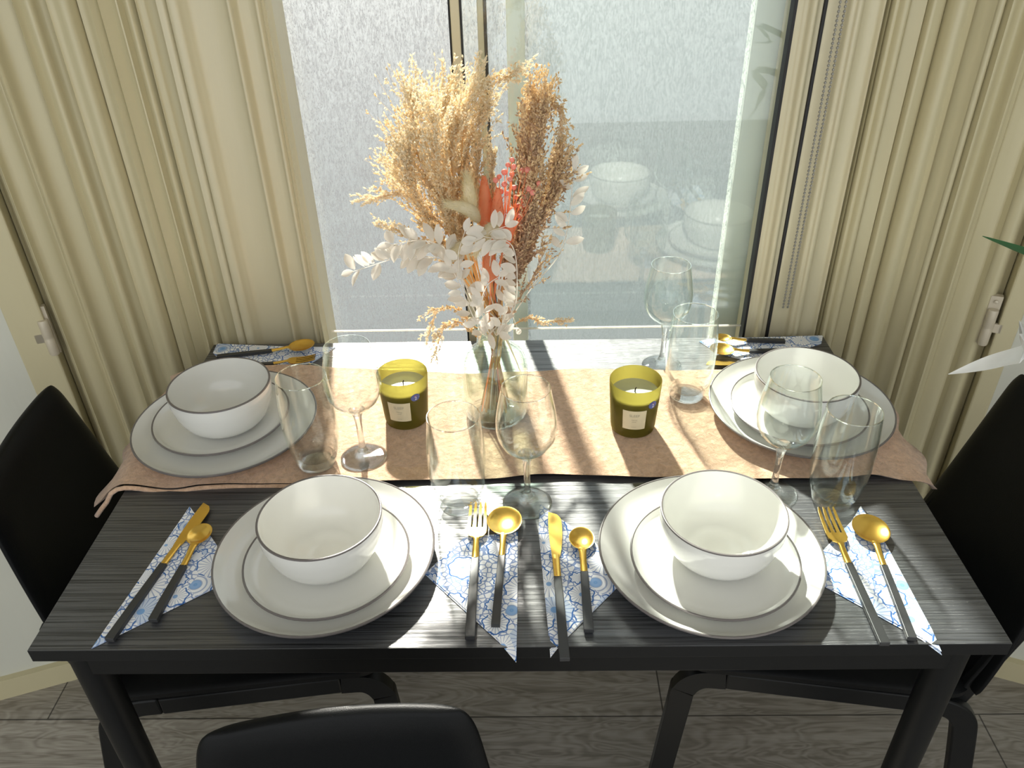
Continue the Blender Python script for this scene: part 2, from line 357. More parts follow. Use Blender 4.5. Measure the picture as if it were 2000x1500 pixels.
def hinge(root, px, py, x0, k, sgn):
    c = at_plane(px, x0, WY, k, py); n = Vector((k, -1, 0)).normalized(); tdir = Vector((1, k, 0)).normalized()
    X = Matrix.Translation(c + n * 0.012 - root.location) @ Matrix(((tdir.x, -n.x, 0, 0), (tdir.y, -n.y, 0, 0), (0, 0, 1, 0), (0, 0, 0, 1)))
    g = G(); g.lathe([(0.0001, -0.034), (0.0075, -0.033), (0.0085, -0.03), (0.0085, -0.002), (0.0078, 0), (0.0085, 0.002), (0.0085, 0.03), (0.0075, 0.033), (0.0001, 0.034)], 16, 0, X)
    g.box(-0.02 * sgn if sgn > 0 else 0, 0 if sgn > 0 else 0.02, -0.002, 0.003, -0.008, 0.008, 0, X)
    g.box(-0.009, 0.009, 0.004, 0.014, -0.034, 0.055, 0, X)
    g.lathe([(0.0001, 0), (0.003, 0), (0.003, 0.002), (0.0001, 0.003)], 10, 0, X @ Matrix.Translation((0, 0.002, 0.046)) @ Matrix.Rotation(pi / 2, 4, 'X'))
    g.obj('hinge', METAL, root)
hinge(shl, 97, 652, xl, KL, 1); hinge(shr, 1928, 632, xr, KR, -1)
# trim boards beyond the shutters, walls beyond them, plinths under them
def wallstrip(name, pa, pb, x0, k, d0, d1, z0, z1, mat, xlim=None):
    n = Vector((k, -1, 0)).normalized()
    a = at_plane(pa, x0, WY, k) if pa is not None else None; b = at_plane(pb, x0, WY, k) if pb is not None else None
    if a is None: a = Vector((xlim, WY + k * (xlim - x0), 0))
    if b is None: b = Vector((xlim, WY + k * (xlim - x0), 0))
    a = Vector((a.x, a.y, 0)); b = Vector((b.x, b.y, 0))
    poly = [a + n * d1, b + n * d1, b + n * d0, a + n * d0]
    return G().prism([(p.x, p.y) for p in poly], z0, z1).obj(name, mat, smooth=False)
struct(bevel(wallstrip('trim_1', -80, 3, xl, KL, -0.06, 0.014, 0, 2.45, CREAM), 0.003), 'cream board at the outer edge of the left shutter')
struct(bevel(wallstrip('trim_2', 2030, 2076, xr, KR, -0.06, 0.014, 0, 2.45, CREAM), 0.003), 'cream board at the outer edge of the right shutter')
struct(wallstrip('wall_corner_left', None, -82, xl, KL, -0.06, 0.006, 0, 2.5, PALE, -1.9))
struct(wallstrip('wall_corner_right', 2078, None, xr, KR, -0.06, 0.006, 0, 2.5, PALE, 1.9))
struct(wallstrip('baseboard_left', None, -80, xl, KL, 0.006, 0.02, 0, 0.055, CREAM, -1.9))
struct(wallstrip('baseboard_right', 2078, None, xr, KR, 0.006, 0.02, 0, 0.055, CREAM, 1.9))
struct(wallstrip('trim_3', 3, 408, xl, KL, -0.06, 0.0, 0, 0.322, CREAM), 'low cream panel under the left shutter')
struct(wallstrip('trim_4', 1645, 2030, xr, KR, -0.06, 0.0, 0, 0.322, CREAM), 'low cream panel under the right shutter')
# window surround, on the plane behind the table
LW = [(409, 12), (413, 12), (421, 12), (423.5, 5), (426, 13), (432, 15), (444, 14), (447, 9), (455, 4), (459, 0), (520, 0), (524, 8), (528, 10), (532, 8), (536, 0), (539, -3), (545, -2), (568, -2), (571, 6), (577, 7), (580, 1), (583, 6), (586, 1), (589, 5), (592, -3), (595, -6)]
RW = [(1497.5, -6), (1507, -6), (1509, -3), (1516, -3), (1518, 5), (1524, 8), (1529, 5), (1531, -4), (1540.5, -4)]
RW2 = [(1547, -1), (1550, 0), (1578, 0), (1580, 4), (1584, 9), (1590, 8), (1592, 13), (1602, 12), (1606, 2), (1634, 1), (1637, 8), (1642, 8), (1645, -4)]
struct(profile('trim_5', LW, xl, WY, 0.0, 0.0, 2.3, CREAM2, 1.4), 'cream moulded window surround, left side')
struct(profile('trim_6', RW, xr, WY, 0.0, 0.0, 2.3, CREAM2, 1.0), 'cream inner window profile, right side')
struct(profile('trim_7', RW2, xr, WY, 0.0, 0.0, 2.3, CREAM2, 1.4), 'cream moulded window surround, right side')
def vbar(name, pa, pb, y0, y1, z0, z1, m, parent=None):
    a, b = aty(pa, 400, y0).x, aty(pb, 400, y0).x
    return bevel(G().box(a, b, y0, y1, z0, z1).obj(name, m, parent, smooth=False), 0.0015)
Z0, Z1 = 0.55, 2.3
# window_1: outer window with fibre film, inner clear sliding pane
win = empty('window_1', (0, 0.8, Z0)); struct(win, 'tall window with fibrous white film behind an inner clear pane')
def wpart(o): o.parent = win; o.location = o.location - Vector(win.location); return o
OY = 0.79
xa, xb, xc, xd = aty(570, 400, OY).x, aty(997, 400, OY).x, aty(1029, 400, OY).x, aty(1424, 400, OY).x
xe = aty(1494, 400, OY).x
for x0_, x1_, m_ in ((xa, xb, FILM), (xc, xd, FILM2)):
    fp = G().box(x0_, x1_, OY, OY + 0.003, Z0, Z1).obj('film_pane', [PANE, m_], smooth=False)
    for p in fp.data.polygons: p.material_index = 1 if p.normal.y < -0.5 else 0
    wpart(fp)
wpart(bevel(G().box(xb, xc, OY - 0.008, OY + 0.03, Z0, Z1).obj('outer_stile', OUTER, smooth=False), 0.002))
wpart(bevel(G().box(xd, xe, OY - 0.008, OY + 0.03, Z0, Z1).obj('outer_stile', OUTER, smooth=False), 0.002))
IY = 0.722
pa, pb = aty(905, 400, IY).x, aty(1494, 400, IY).x
wpart(G().box(aty(916, 400, IY).x, pb, IY, IY + 0.003, 0.745, Z1).obj('clear_pane', PANE, smooth=False))
wpart(vbar('sash_stile', 901, 917, IY - 0.012, IY + 0.016, Z0, Z1, CREAM2))
wpart(vbar('gasket', 897.5, 901, IY - 0.010, IY + 0.012, Z0, Z1, GASK)); wpart(vbar('gasket', 915, 920, IY - 0.010, IY + 0.012, Z0, Z1, GASK))
wpart(vbar('sash_stile', 947, 958, IY + 0.006, IY + 0.03, Z0, Z1, CREAM2)); wpart(vbar('gasket', 958, 963, IY + 0.006, IY + 0.026, Z0, Z1, GASK))
wpart(vbar('gasket', 1490, 1497, IY - 0.016, IY + 0.006, Z0, Z1, GASK)); wpart(vbar('gasket', 1541, 1547, WY + 0.0, WY + 0.02, Z0, Z1, GASK))
wpart(bevel(G().box(xl, pb + 0.01, IY - 0.001, IY + 0.004, 0.7425, 0.7450).obj('pane_edge_glint', WLEAF, smooth=False), 0.001))  # white strip stands in for the glint along the pane's lower edge
struct(G().box(xl - 0.02, xr + 0.02, 0.71, 0.90, 0.0, Z0).obj('wall_back', CREAM, smooth=False), 'low wall under the window')
struct(G().box(-1.95, 1.95, 0.78, 0.98, Z1, 2.5).obj('wall_back_top', PALE, smooth=False))
struct(G().box(-2.0, xa - 0.002, 0.80, 0.95, 0.0, Z1).obj('wall_back_left', PALE, smooth=False))
struct(G().box(xe + 0.002, 2.0, 0.80, 0.95, 0.0, Z1).obj('wall_back_right', PALE, smooth=False))
# roller blind chain at the right
ch = empty('blind_chain', aty(1572, 640, WY - 0.012)); tag(ch, 'looped grey ball chain of the blind hanging beside the right window frame', 'chain')
for px in (1567, 1577):
    g = G(); x = aty(px, 400, WY - 0.012).x; z = 0.80
    octa = [(1, 0, 0), (-1, 0, 0), (0, 1, 0), (0, -1, 0), (0, 0, 1), (0, 0, -1)]; of = [(0, 2, 4), (2, 1, 4), (1, 3, 4), (3, 0, 4), (2, 0, 5), (1, 2, 5), (3, 1, 5), (0, 3, 5)]
    while z < 2.25:
        c = Vector((x, WY - 0.012, z)) - ch.location
        g.lathe([(0.0001, -0.0023), (0.0017, -0.0015), (0.0023, 0), (0.0017, 0.0015), (0.0001, 0.0023)], 6, 0, Matrix.Translation(c)); z += 0.0062
    g.tube([Vector((x, WY - 0.012, 0.80)) - ch.location, Vector((x, WY - 0.012, 2.28)) - ch.location], 0.0006, 5)
    g.obj('bead_strand', CHAIN, ch)
# outside: paved ground
t = NT('grey outdoor paving'); v = t.coord(); nz = t.noise(v, 3, 4); br = t.n('TexBrick'); t.l(v, br.inputs['Vector']); br.inputs['Scale'].default_value = 1.6
br.inputs['Color1'].default_value = (0.024, 0.031, 0.036, 1); br.inputs['Color2'].default_value = (0.029, 0.037, 0.042, 1); br.inputs['Mortar'].default_value = (0.025, 0.03, 0.033, 1); br.inputs['Mortar Size'].default_value = 0.01
struct(G().box(-14, 14, 1.05, 30, -0.25, -0.15).obj('outdoor_ground', t.done(t.bsdf(t.mix(nz, br.outputs[0], (0.038, 0.048, 0.053)), 0.9)), smooth=False), 'grey paving outside the window')
# room lamps far behind the viewer (ceiling spots)
for i, x in enumerate((-0.28, 0.28)):
    o = G().lathe([(0.0001, 0), (0.035, 0), (0.04, 0.004), (0.04, 0.02), (0.0001, 0.02)], 24).obj('ceiling_spot', simple('warm lamp face', (0.9, 0.85, 0.75), 0.4))
    e = NT('lamp glow'); em = e.n('Emission'); em.inputs[0].default_value = (1, 0.9, 0.75, 1); em.inputs[1].default_value = 25; o.data.materials[0] = e.done(em.outputs[0])
    o.location = (x, -1.3, 2.479); tag(o, 'round ceiling spot, the %s of the pair behind the viewer' % ('left' if i == 0 else 'right'), 'lamp', 'ceiling spots')

# ------------------------------------------------------------------ table
tb = empty('dining_table', (0, 0.335, 0)); tag(tb, 'black rectangular dining table with ribbed woodgrain top pushed against the window', 'table')
def tpart(o): o.parent = tb; o.location = -Vector(tb.location); return o
top_ = G().box(-0.55, 0.55, 0.0, 0.67, 0.731, 0.75).obj('tabletop', [MT, EDGE], smooth=False)
for p in top_.data.polygons: p.material_index = 0 if p.normal.z > 0.5 else 1
tpart(bevel(top_, 0.0008))
tpart(bevel(G().box(-0.50, 0.50, 0.012, 0.030, 0.690, 0.731).obj('apron', CHS, smooth=False), 0.002))
tpart(bevel(G().box(-0.50, 0.50, 0.64, 0.658, 0.690, 0.731).obj('apron', CHS, smooth=False), 0.002))
for s in (-1, 1): tpart(bevel(G().box(s * 0.512 - 0.009, s * 0.512 + 0.009, 0.05, 0.62, 0.690, 0.731).obj('side_rail', CHS, smooth=False), 0.002))
for sx in (-1, 1):
    for y in (0.030, 0.640):
        tpart(G().tube([(sx * 0.508, y, 0.0), (sx * 0.508, y, 0.40), (sx * 0.508, y, 0.7305)], [0.018, 0.0195, 0.0205], 28).obj('leg', CHS))

# ------------------------------------------------------------------ chairs
def rrect(w0, w1, z0, z1, r, n=6):      # outline: half width w0 at z0 (bottom), w1 at z1 (top), rounded corners
    P = []
    for cx, cz, a0 in ((w1 - r, z1 - r, 0), (-w1 + r, z1 - r, pi / 2), (-w0 + r, z0 + r, pi), (w0 - r, z0 + r, 3 * pi / 2)):
        for i in range(n + 1): a = a0 + pi / 2 * i / n; P.append((cx + r * cos(a), cz + r * sin(a)))
    return P
def make_chair():
    c = empty('dining_chair')
    # backrest: tapered, slightly curved slab leaning back
    rows = 18; cols = 14; V = []; Fs = []
    def half(u):                       # half width along height, rounded at the top
        w_ = 0.192 - 0.052 * u ** 1.3
        if u > 0.90: k = (u - 0.90) / 0.10; w_ -= 0.013 * (1 - sqrt(max(0, 1 - k * k)))
        return w_
    def zp(u): return 0.455 + 0.362 * u
    def yp(u): return -0.205 - 0.012 * (1 - (1 - u) ** 3) - 0.050 * u
    for side in (0, 1):
        for i in range(rows + 1):
            u = i / rows; u = 1 - (1 - u) ** 1.5
            for j in range(cols + 1):
                s_ = 2 * j / cols - 1; x = half(u) * s_
                th = 0.011 * (1 - 0.75 * max(0, abs(s_) - 0.86) / 0.14) * (1 - 0.5 * max(0, u - 0.95) / 0.05)
                y = yp(u) - 0.012 * (1 - s_ * s_)
                V.append((x, y + (th if side else -th), zp(u) + 0.0 * side))
    n1 = (rows + 1) * (cols + 1)
    for i in range(rows):
        for j in range(cols):
            a = i * (cols + 1) + j; Fs.append((a, a + 1, a + cols + 2, a + cols + 1)); b = a + n1; Fs.append((b, b + cols + 1, b + cols + 2, b + 1))
    for i in range(rows):
        for j in (0, cols):
            a = i * (cols + 1) + j; Fs.append((a, a + cols + 1, a + cols + 1 + n1, a + n1))
    for j in range(cols):
        for i in (0, rows):
            a = i * (cols + 1) + j; Fs.append((a, a + 1, a + 1 + n1, a + n1))
    b = mesh('backrest', V, Fs, CHB, c, ang=80)
    sb = b.modifiers.new('sub', 'SUBSURF'); sb.levels = 1; sb.render_levels = 1
    # seat: rounded slab with a slight dip
    pl = [(x, y) for x, y in rrect(0.185, 0.19, -0.215, 0.215, 0.045, 8)]
    g = G(); rings = []
    for kk, zz in ((0.90, 0.4425), (1.0, 0.446), (1.0, 0.455), (0.965, 0.4605), (0.7, 0.458), (0.35, 0.455)):
        rings.append([(x * kk, y * kk, zz) for x, y in pl])
    n = len(pl); V = [p for r in rings for p in r]; Fs = []
    for i in range(len(rings) - 1):
        for k in range(n): k2 = (k + 1) % n; Fs.append((i * n + k, i * n + k2, (i + 1) * n + k2, (i + 1) * n + k))
    Fs.append(tuple(range(n))[::-1]); Fs.append(tuple((len(rings) - 1) * n + k for k in range(n)))
    g.add(V, Fs); g.obj('seat', CHB, c, ang=50)
    # side frames: flat bar legs with a rounded shoulder into the rail
    def bar(P, w_=0.036, t_=0.019):   # flat bar in the YZ plane: w_ in plane, t_ across x
        g = G(); P = bez(P, 6); V = []; Fs = []
        for i, p in enumerate(P):
            d = (P[min(i + 1, len(P) - 1)] - P[max(i - 1, 0)]).normalized(); nn = Vector((0, -d.z, d.y))
            for a, b_ in ((-1, -1), (1, -1), (1, 1), (-1, 1)): V.append(p + nn * (a * w_ / 2) + Vector((b_ * t_ / 2, 0, 0)))
        for i in range(len(P) - 1):
            for k in range(4): Fs.append((4 * i + k, 4 * i + (k + 1) % 4, 4 * i + 4 + (k + 1) % 4, 4 * i + 4 + k))
        Fs += [(3, 2, 1, 0), tuple(4 * (len(P) - 1) + k for k in range(4))]
        return g.add(V, Fs)
    for s in (-1, 1):
        x = s * 0.176
        bevel(bar([(x, 0.228, 0), (x, 0.205, 0.34), (x, 0.200, 0.39), (x, 0.178, 0.418), (x, 0.14, 0.4235)]).obj('leg', CHS, c, ang=30), 0.003)
        bevel(bar([(x, -0.285, 0), (x, -0.225, 0.33), (x, -0.205, 0.40), (x, -0.17, 0.422), (x, -0.13, 0.4235)]).obj('leg', CHS, c, ang=30), 0.003)
        bevel(G().box(x - 0.0095, x + 0.0095, -0.13, 0.14, 0.4055, 0.4415).obj('side_rail', CHS, c, smooth=False), 0.003)
        bevel(bar([(x * 0.93, -0.195, 0.41), (x * 0.93, -0.212, 0.48), (x * 0.90, -0.245, 0.60)], 0.022, 0.016).obj('back_support', CHS, c, ang=30), 0.003)
    bevel(G().box(-0.166, 0.166, 0.168, 0.19, 0.410, 0.440).obj('front_rail', CHS, c, smooth=False), 0.003)
    return c
chair = make_chair(); chair.location = (-0.437, 0.352, 0); chair.rotation_euler = (0, 0, -pi / 2 + radians(7.5))
tag(chair, 'black chair at the left end of the table, its seat tucked under', 'chair', 'black dining chairs')
c2 = copy_tree(chair); c2.location = (0.482, 0.352, 0); c2.rotation_euler = (0, 0, pi / 2 - radians(8.5))
tag(c2, 'black chair at the right end of the table, its seat tucked under', 'chair', 'black dining chairs')
c3 = copy_tree(chair); c3.location = (-0.138, -0.400, 0); c3.rotation_euler = (0, 0, pi + radians(6.0)); c3.scale = (0.92, 1, 1)
tag(c3, 'black chair at the near edge of the table, its back towards the table', 'chair', 'black dining chairs')

# ------------------------------------------------------------------ runner cloth
def make_runner():
    # outline across x: y front and back edges, ends hang over the table
    NX, NY = 110, 34; V = []; Fs = []
    random.seed(3)
    def edge(x):
        yf = 0.281 + 0.006 * sin(x * 9 + 1) + 0.002 * sin(x * 31)
        if x < -0.40: yf -= 0.018 * ((-0.40 - x) / 0.19)
        if x > 0.5: yf -= 0.01 * (x - 0.5) / 0.09
        yb = 0.557 + 0.004 * sin(x * 13) + (0.028 * max(0, min(1, (-x - 0.10) / 0.3)))
        if x > 0.45: yb -= 0.04 * ((x - 0.45) / 0.14)
        return yf, yb
    def zt(x, v):
        wv = 0.0009 * sin(x * 55 + v * 9) + 0.0009 * sin(x * 23 - v * 14)
        z = 0.7563 + wv
        # drape over the ends
        xe_ = abs(x) - 0.553
        if xe_ > 0: z -= (xe_ ** 1.5) * 2.6 * (1.25 - 0.6 * v)
        if x < -0.45: z += 0.004 * sin((x + 0.45) * 45) * (1 - v)
        if x > 0.47: z += 0.0035 * sin((x - 0.47) * 60) * (1 - v)
        return z
    for side in (0, 1):
        for i in range(NX + 1):
            x = -0.598 + 1.188 * i / NX
            xs = x + 0
            yf, yb = edge(x)
            for j in range(NY + 1):
                v = j / NY; y = yf + (yb - yf) * v
                dx = (0.008 * sin(y * 60) if i in (0, NX) else 0)
                rnd = min(v, 1 - v) * (yb - yf)
                th = 0.0062 * min(1, sqrt(max(0, rnd) / 0.004)) if rnd < 0.004 else 0.0062
                z = zt(x, v)
                V.append((x + dx, y, z - (0 if side else th)))
    n1 = (NX + 1) * (NY + 1)
    for i in range(NX):
        for j in range(NY):
            a = i * (NY + 1) + j; Fs.append((a, a + 1, a + NY + 2, a + NY + 1)); Fs.append((a + n1, a + n1 + NY + 1, a + n1 + NY + 2, a + n1 + 1))
    for j in range(NY):
        for i in (0, NX): a = i * (NY + 1) + j; Fs.append((a, a + 1, a + 1 + n1, a + n1))
    o = mesh('table_runner', V, Fs, CLOTH, None, ang=180)
    # turned under hem fold along the near edge, left third (second layer peeping out)
    g = G(); P = []; R = []
    for i in range(40):
        x = -0.600 + 0.40 * i / 39; yf, _ = edge(x); P.append((x, yf + 0.001 - 0.004 * (1 - i / 39), zt(x, 0) - 0.0052 - (0.006 if i < 3 else 0))); R.append(0.0034 if i < 36 else 0.0012)
    g.tube(P, R, 8); g.obj('hem', CLOTH, o, ang=180)
    return tag(o, 'tan fleece runner folded across the back half of the table', 'table runner')
make_runner()

# ------------------------------------------------------------------ crockery
def crock(name, prof_out, prof_in, R, label, cat, loc, group):
    prof = prof_out + prof_in; ro = len(prof_out)
    mis = [1 if ro - 2 <= i <= ro - 1 else 0 for i in range(len(prof) - 1)]
    return prof, mis
def make_lathed(name, prof, mis, mats, seg=72):
    g = G(); g.lathe(prof, seg, mis=mis); return g.obj(name, mats, ang=50)
def plate_proto(name, R, H, foot):
    P = [(0.0001, 0.002), (foot - 0.004, 0.002), (foot - 0.003, 0.0), (foot, 0.0), (foot + 0.002, 0.003), (R * 0.80, 0.0075), (R * 0.93, H * 0.62), (R - 0.0008, H - 0.0035), (R, H - 0.0018), (R - 0.0004, H - 0.0004), (R - 0.0016, H), (R - 0.0028, H - 0.0008),
         (R * 0.93, H * 0.74), (R * 0.86, H * 0.50), (R * 0.80, 0.0098), (R * 0.72, 0.0072), (R * 0.5, 0.0062), (0.0001, 0.006)]
    mis = [1 if i in (7, 8, 9, 10) else 0 for i in range(len(P) - 1)]
    return make_lathed(name, P, mis, [CER, RIM])
def bowl_proto(R=0.0745, H=0.071):
    f = 0.036
    P = [(0.0001, 0.003), (f - 0.004, 0.003), (f - 0.003, 0), (f, 0), (f + 0.001, 0.003)]
    for i in range(1, 11):
        a = i / 10; r = f + 0.001 + (R - f - 0.001) * sin(a * pi / 2) ** 0.86; P.append((r if a < 1 else R - 0.0006, 0.003 + (H - 0.005) * (1 - cos(a * pi / 2)) ** 0.95))
    P[-1] = (R, H - 0.0022)
    P.insert(-2, (P[-2][0] * 0.5 + P[-3][0] * 0.5 + 0.0004, (P[-2][1] + P[-3][1]) / 2))
    n = len(P)
    P += [(R - 0.0004, H - 0.0004), (R - 0.0016, H), (R - 0.0030, H - 0.0008)]
    for i in range(9, 0, -1):
        a = i / 10; P.append((0.031 + (R - 0.0035 - 0.031) * sin(a * pi / 2) ** 0.9, 0.0095 + (H - 0.0105) * (1 - cos(a * pi / 2))))
    P += [(0.0300, 0.0085), (0.0285, 0.0072), (0.0150, 0.0062), (0.0001, 0.006)]
    mis = [1 if n - 1 <= i <= n + 1 else 0 for i in range(len(P) - 1)]
    return make_lathed('bowl', P, mis, [CER, RIM])
dinner = plate_proto('dinner_plate', 0.1365, 0.023, 0.085); side = plate_proto('side_plate', 0.1015, 0.019, 0.062); bowl = bowl_proto()
def pos(px, py, z): p = atz(px, py, z); return (p.x, p.y)
SETS = {
    'front left': ((-0.2355, 0.1340), (-0.2300, 0.1200), (-0.2320, 0.1275), TZ),
    'front right': ((0.2400, 0.1290), (0.2425, 0.1150), (0.2495, 0.1285), TZ),
    'back left': ((-0.4400, 0.4010), pos(431, 802, 0.788), pos(426, 746, 0.844), CZ),
    'back right': ((0.4340, 0.4250), pos(1561, 783, 0.788), pos(1578, 725, 0.844), CZ)}
first = True
WH = {'front left': 'at the near left setting', 'front right': 'at the near right setting', 'back left': 'on the runner at the far left', 'back right': 'on the runner at the far right'}
for k, (a, b, c, z) in SETS.items():
    d = dinner if first else dinner.copy(); s_ = side if first else side.copy(); w_ = bowl if first else bowl.copy()
    if not first: [COL.objects.link(q) for q in (d, s_, w_)]
    d.location = (*a, z); s_.location = (*b, z + 0.0072); w_.location = (*c, z + 0.0072 + 0.0064)
    tag(d, 'large white dinner plate, lowest of the stack ' + WH[k], 'plate', 'dinner plates')
    tag(s_, 'small white plate, middle of the stack ' + WH[k], 'plate', 'side plates')
    tag(w_, 'white grey rimmed bowl on the plates ' + WH[k], 'bowl', 'cereal bowls'); first = False

# ------------------------------------------------------------------ glasses
def make_wine():
    r = empty('wine_glass')
    o = [(0.0065, 0.083), (0.012, 0.086), (0.022, 0.0925), (0.031, 0.102), (0.0370, 0.114), (0.0392, 0.127), (0.0388, 0.142), (0.0365, 0.158), (0.0335, 0.174), (0.0312, 0.1875)]
    i = [(a - 0.0011, b) for a, b in o[1:]][::-1]; nr = len(o) - 1
    o = o + [(0.0312, 0.1886), (0.0303, 0.1886)] + i + [(0.0001, 0.0865)]
    G().lathe(o, 56, mis=[1 if nr - 0 <= q_ <= nr + 2 else 0 for q_ in range(len(o) - 1)]).obj('bowl', [TG, RG], r, ang=70)
    st = [(0.0001, 0.0855), (0.0115, 0.0852), (0.0085, 0.081), (0.0060, 0.074), (0.0046, 0.062), (0.0042, 0.048), (0.0043, 0.032), (0.0052, 0.020), (0.0075, 0.013), (0.0001, 0.0125)]
    G().lathe(st, 32).obj('stem', SG, r, ang=70)
    ft = [(0.0001, 0.0015), (0.028, 0.0002), (0.0325, 0.0002), (0.0335, 0.0011), (0.0325, 0.0022), (0.026, 0.0034), (0.016, 0.0062), (0.010, 0.0098), (0.0076, 0.0130), (0.0001, 0.0132)]
    G().lathe(ft, 56).obj('foot', SG, r, ang=70); return r
def make_tumbler():
    o = [(0.0001, 0.0008), (0.0235, 0.0), (0.0265, 0.0012), (0.0290, 0.008), (0.0330, 0.024), (0.0365, 0.044), (0.0382, 0.066), (0.0384, 0.088), (0.0372, 0.112), (0.0352, 0.134), (0.0340, 0.1475), (0.0338, 0.1488), (0.0328, 0.1488)]
    i = [(0.0328, 0.1475), (0.0340, 0.134), (0.0360, 0.112), (0.0371, 0.088), (0.0369, 0.066), (0.0351, 0.044), (0.0312, 0.026), (0.0262, 0.0160), (0.018, 0.0125), (0.0001, 0.0115)]
    P = o + i; n = len(P) - 1
    mis = [1 if (k <= 2 or k >= n - 2) else (2 if 10 <= k <= 12 else 0) for k in range(n)]
    return G().lathe(P, 56, mis=mis).obj('tumbler', [TG, SG, RG], ang=70)
wine = make_wine(); tum = make_tumbler()
WG = [((711, 893), CZ, 'stemmed wine glass on the runner between left tumbler and left candle'), ((1030, 982), TZ, 'stemmed wine glass in the middle, in front of the bottle vase'), ((1508, 963), TZ, 'stemmed wine glass behind the near right plate, in front of the far right plate'), ((1292, 714), TZ, 'stemmed wine glass at the back on bare table by the window')]
for n, (p, z, lab) in enumerate(WG):
    o = wine if n == 0 else copy_tree(wine); q = atz(*p, z); o.location = (q.x, q.y, z); tag(o, lab, 'wine glass', 'wine glasses')
TU = [((620, 903), CZ, 'clear tumbler on the runner beside the far left plate'), ((898, 985), TZ, 'clear tumbler in the middle between bottle vase and near fork'), ((1624, 976), TZ, 'clear tumbler by the right table edge, in front of far right plate'), ((1340, 772), CZ, 'clear tumbler on the runner between right candle and far right plate')]
for n, (p, z, lab) in enumerate(TU):
    o = tum if n == 0 else tum.copy()
    if n: COL.objects.link(o)
    q = atz(*p, z); o.location = (q.x, q.y, z + 0.0002); tag(o, lab, 'tumbler', 'tumblers')

# ------------------------------------------------------------------ candles
def curved_text(txt, size, R, z, ang0, mat, parent, name='lettering'):
    cu = bpy.data.curves.new('t', 'FONT'); cu.body = txt; cu.size = size; cu.align_x = 'CENTER'; cu.extrude = 0.0
    to = bpy.data.objects.new('t', cu); COL.objects.link(to); bpy.context.view_layer.update()
    me = bpy.data.meshes.new_from_object(to.evaluated_get(bpy.context.evaluated_depsgraph_get())); COL.objects.unlink(to)
    me.name = name
    for v in me.vertices:
        a = ang0 + v.co.x / R; rr = R + 0.00025; zz = z + v.co.y; v.co = (rr * sin(a), -rr * cos(a), zz)
    me.materials.append(mat); o = bpy.data.objects.new(name, me); COL.objects.link(o); o.parent = parent; return o
def patch(w_, h_, R0, R1, z0, ang0, mat, name, parent, H=0.086, disc=False):
    # sheet wrapped on the tapering jar wall
    n = 16; V = []; Fs = []
    def Rz(z): return 0.0325 + (0.0383 - 0.0325) * min(1, z / H) + 0.0004
    if disc:
        V.append((0, 0)); m = 28
        for k in range(m): V.append((w_ / 2 * cos(2 * pi * k / m), h_ / 2 * sin(2 * pi * k / m)))
        Fs = [(0, 1 + k, 1 + (k + 1) % m) for k in range(m)]
    else:
        for j in range(5):
            for i in range(n + 1): V.append((-w_ / 2 + w_ * i / n, -h_ / 2 + h_ * j / 4))
        for j in range(4):
            for i in range(n): a = j * (n + 1) + i; Fs.append((a, a + 1, a + n + 2, a + n + 1))
    def wrap(off): return [((Rz(z0 + y) + off) * sin(ang0 + x / 0.037), -(Rz(z0 + y) + off) * cos(ang0 + x / 0.037), z0 + y) for x, y in V]
    A, B = wrap(0.0002 if not disc else 0.0006), wrap(0.0)
    N = len(V); return mesh(name, A + B, Fs + [tuple(i + N for i in f)[::-1] for f in Fs], mat, parent, ang=60)
def make_candle():
    r = empty('candle'); H = 0.086
    o = [(0.0001, 0.0), (0.030, 0.0), (0.0322, 0.002), (0.0333, 0.008), (0.0375, 0.07), (0.0382, H - 0.001), (0.0376, H), (0.0366, H - 0.001), (0.0358, 0.07), (0.0316, 0.009), (0.030, 0.006), (0.0001, 0.006)]
    G().lathe(o, 56).obj('glass_jar', JAR, r, ang=60)
    G().lathe([(0.0001, 0.0062), (0.029, 0.0063), (0.0314, 0.010), (0.03525, 0.063), (0.0353, 0.0640), (0.034, 0.0632), (0.020, 0.0626), (0.004, 0.0628), (0.0001, 0.0630)], 48).obj('wax', WAX, r, ang=60)
    w_ = G().tube([(0, 0, 0.0625), (0.0003, 0, 0.068), (0.0015, 0.0004, 0.0705)], 0.0009, 8).obj('wick', CHAR, r)
    patch(0.036, 0.034, 0, 0, 0.036, -0.12, PAPER, 'paper_label', r)
    curved_text('SLEEP', 0.0062, 0.0362, 0.0425, -0.12, GREYP, r)
    curved_text('Calming', 0.0026, 0.0357, 0.036, -0.12, GREYP, r); curved_text('candle', 0.0026, 0.0356, 0.0325, -0.12, GREYP, r)
    curved_text('scented', 0.0022, 0.0352, 0.0235, -0.12, GREYP, r)
    s_ = patch(0.0145, 0.0125, 0, 0, 0.0600, 0.62, STK, 'price_sticker', r, disc=True)
    curved_text('2', 0.0078, 0.0378, 0.0565, 0.62, WHT, s_); curved_text('-', 0.005, 0.0378, 0.0585, 0.78, WHT, s_); curved_text('now', 0.0026, 0.0384, 0.0628, 0.62, REDP, s_)
    return r
cd = make_candle(); q = atz(795, 817, CZ); cd.location = (q.x, q.y, CZ); cd.rotation_euler = (0, 0, 0.0)
tag(cd, 'olive glass candle on the runner left of the vase', 'candle', 'olive glass candles')
cd2 = copy_tree(cd); q = atz(1235, 832, CZ); cd2.location = (q.x, q.y, CZ); cd2.rotation_euler = (0, 0, 0.02)
tag(cd2, 'olive glass candle on the runner right of the vase', 'candle', 'olive glass candles')

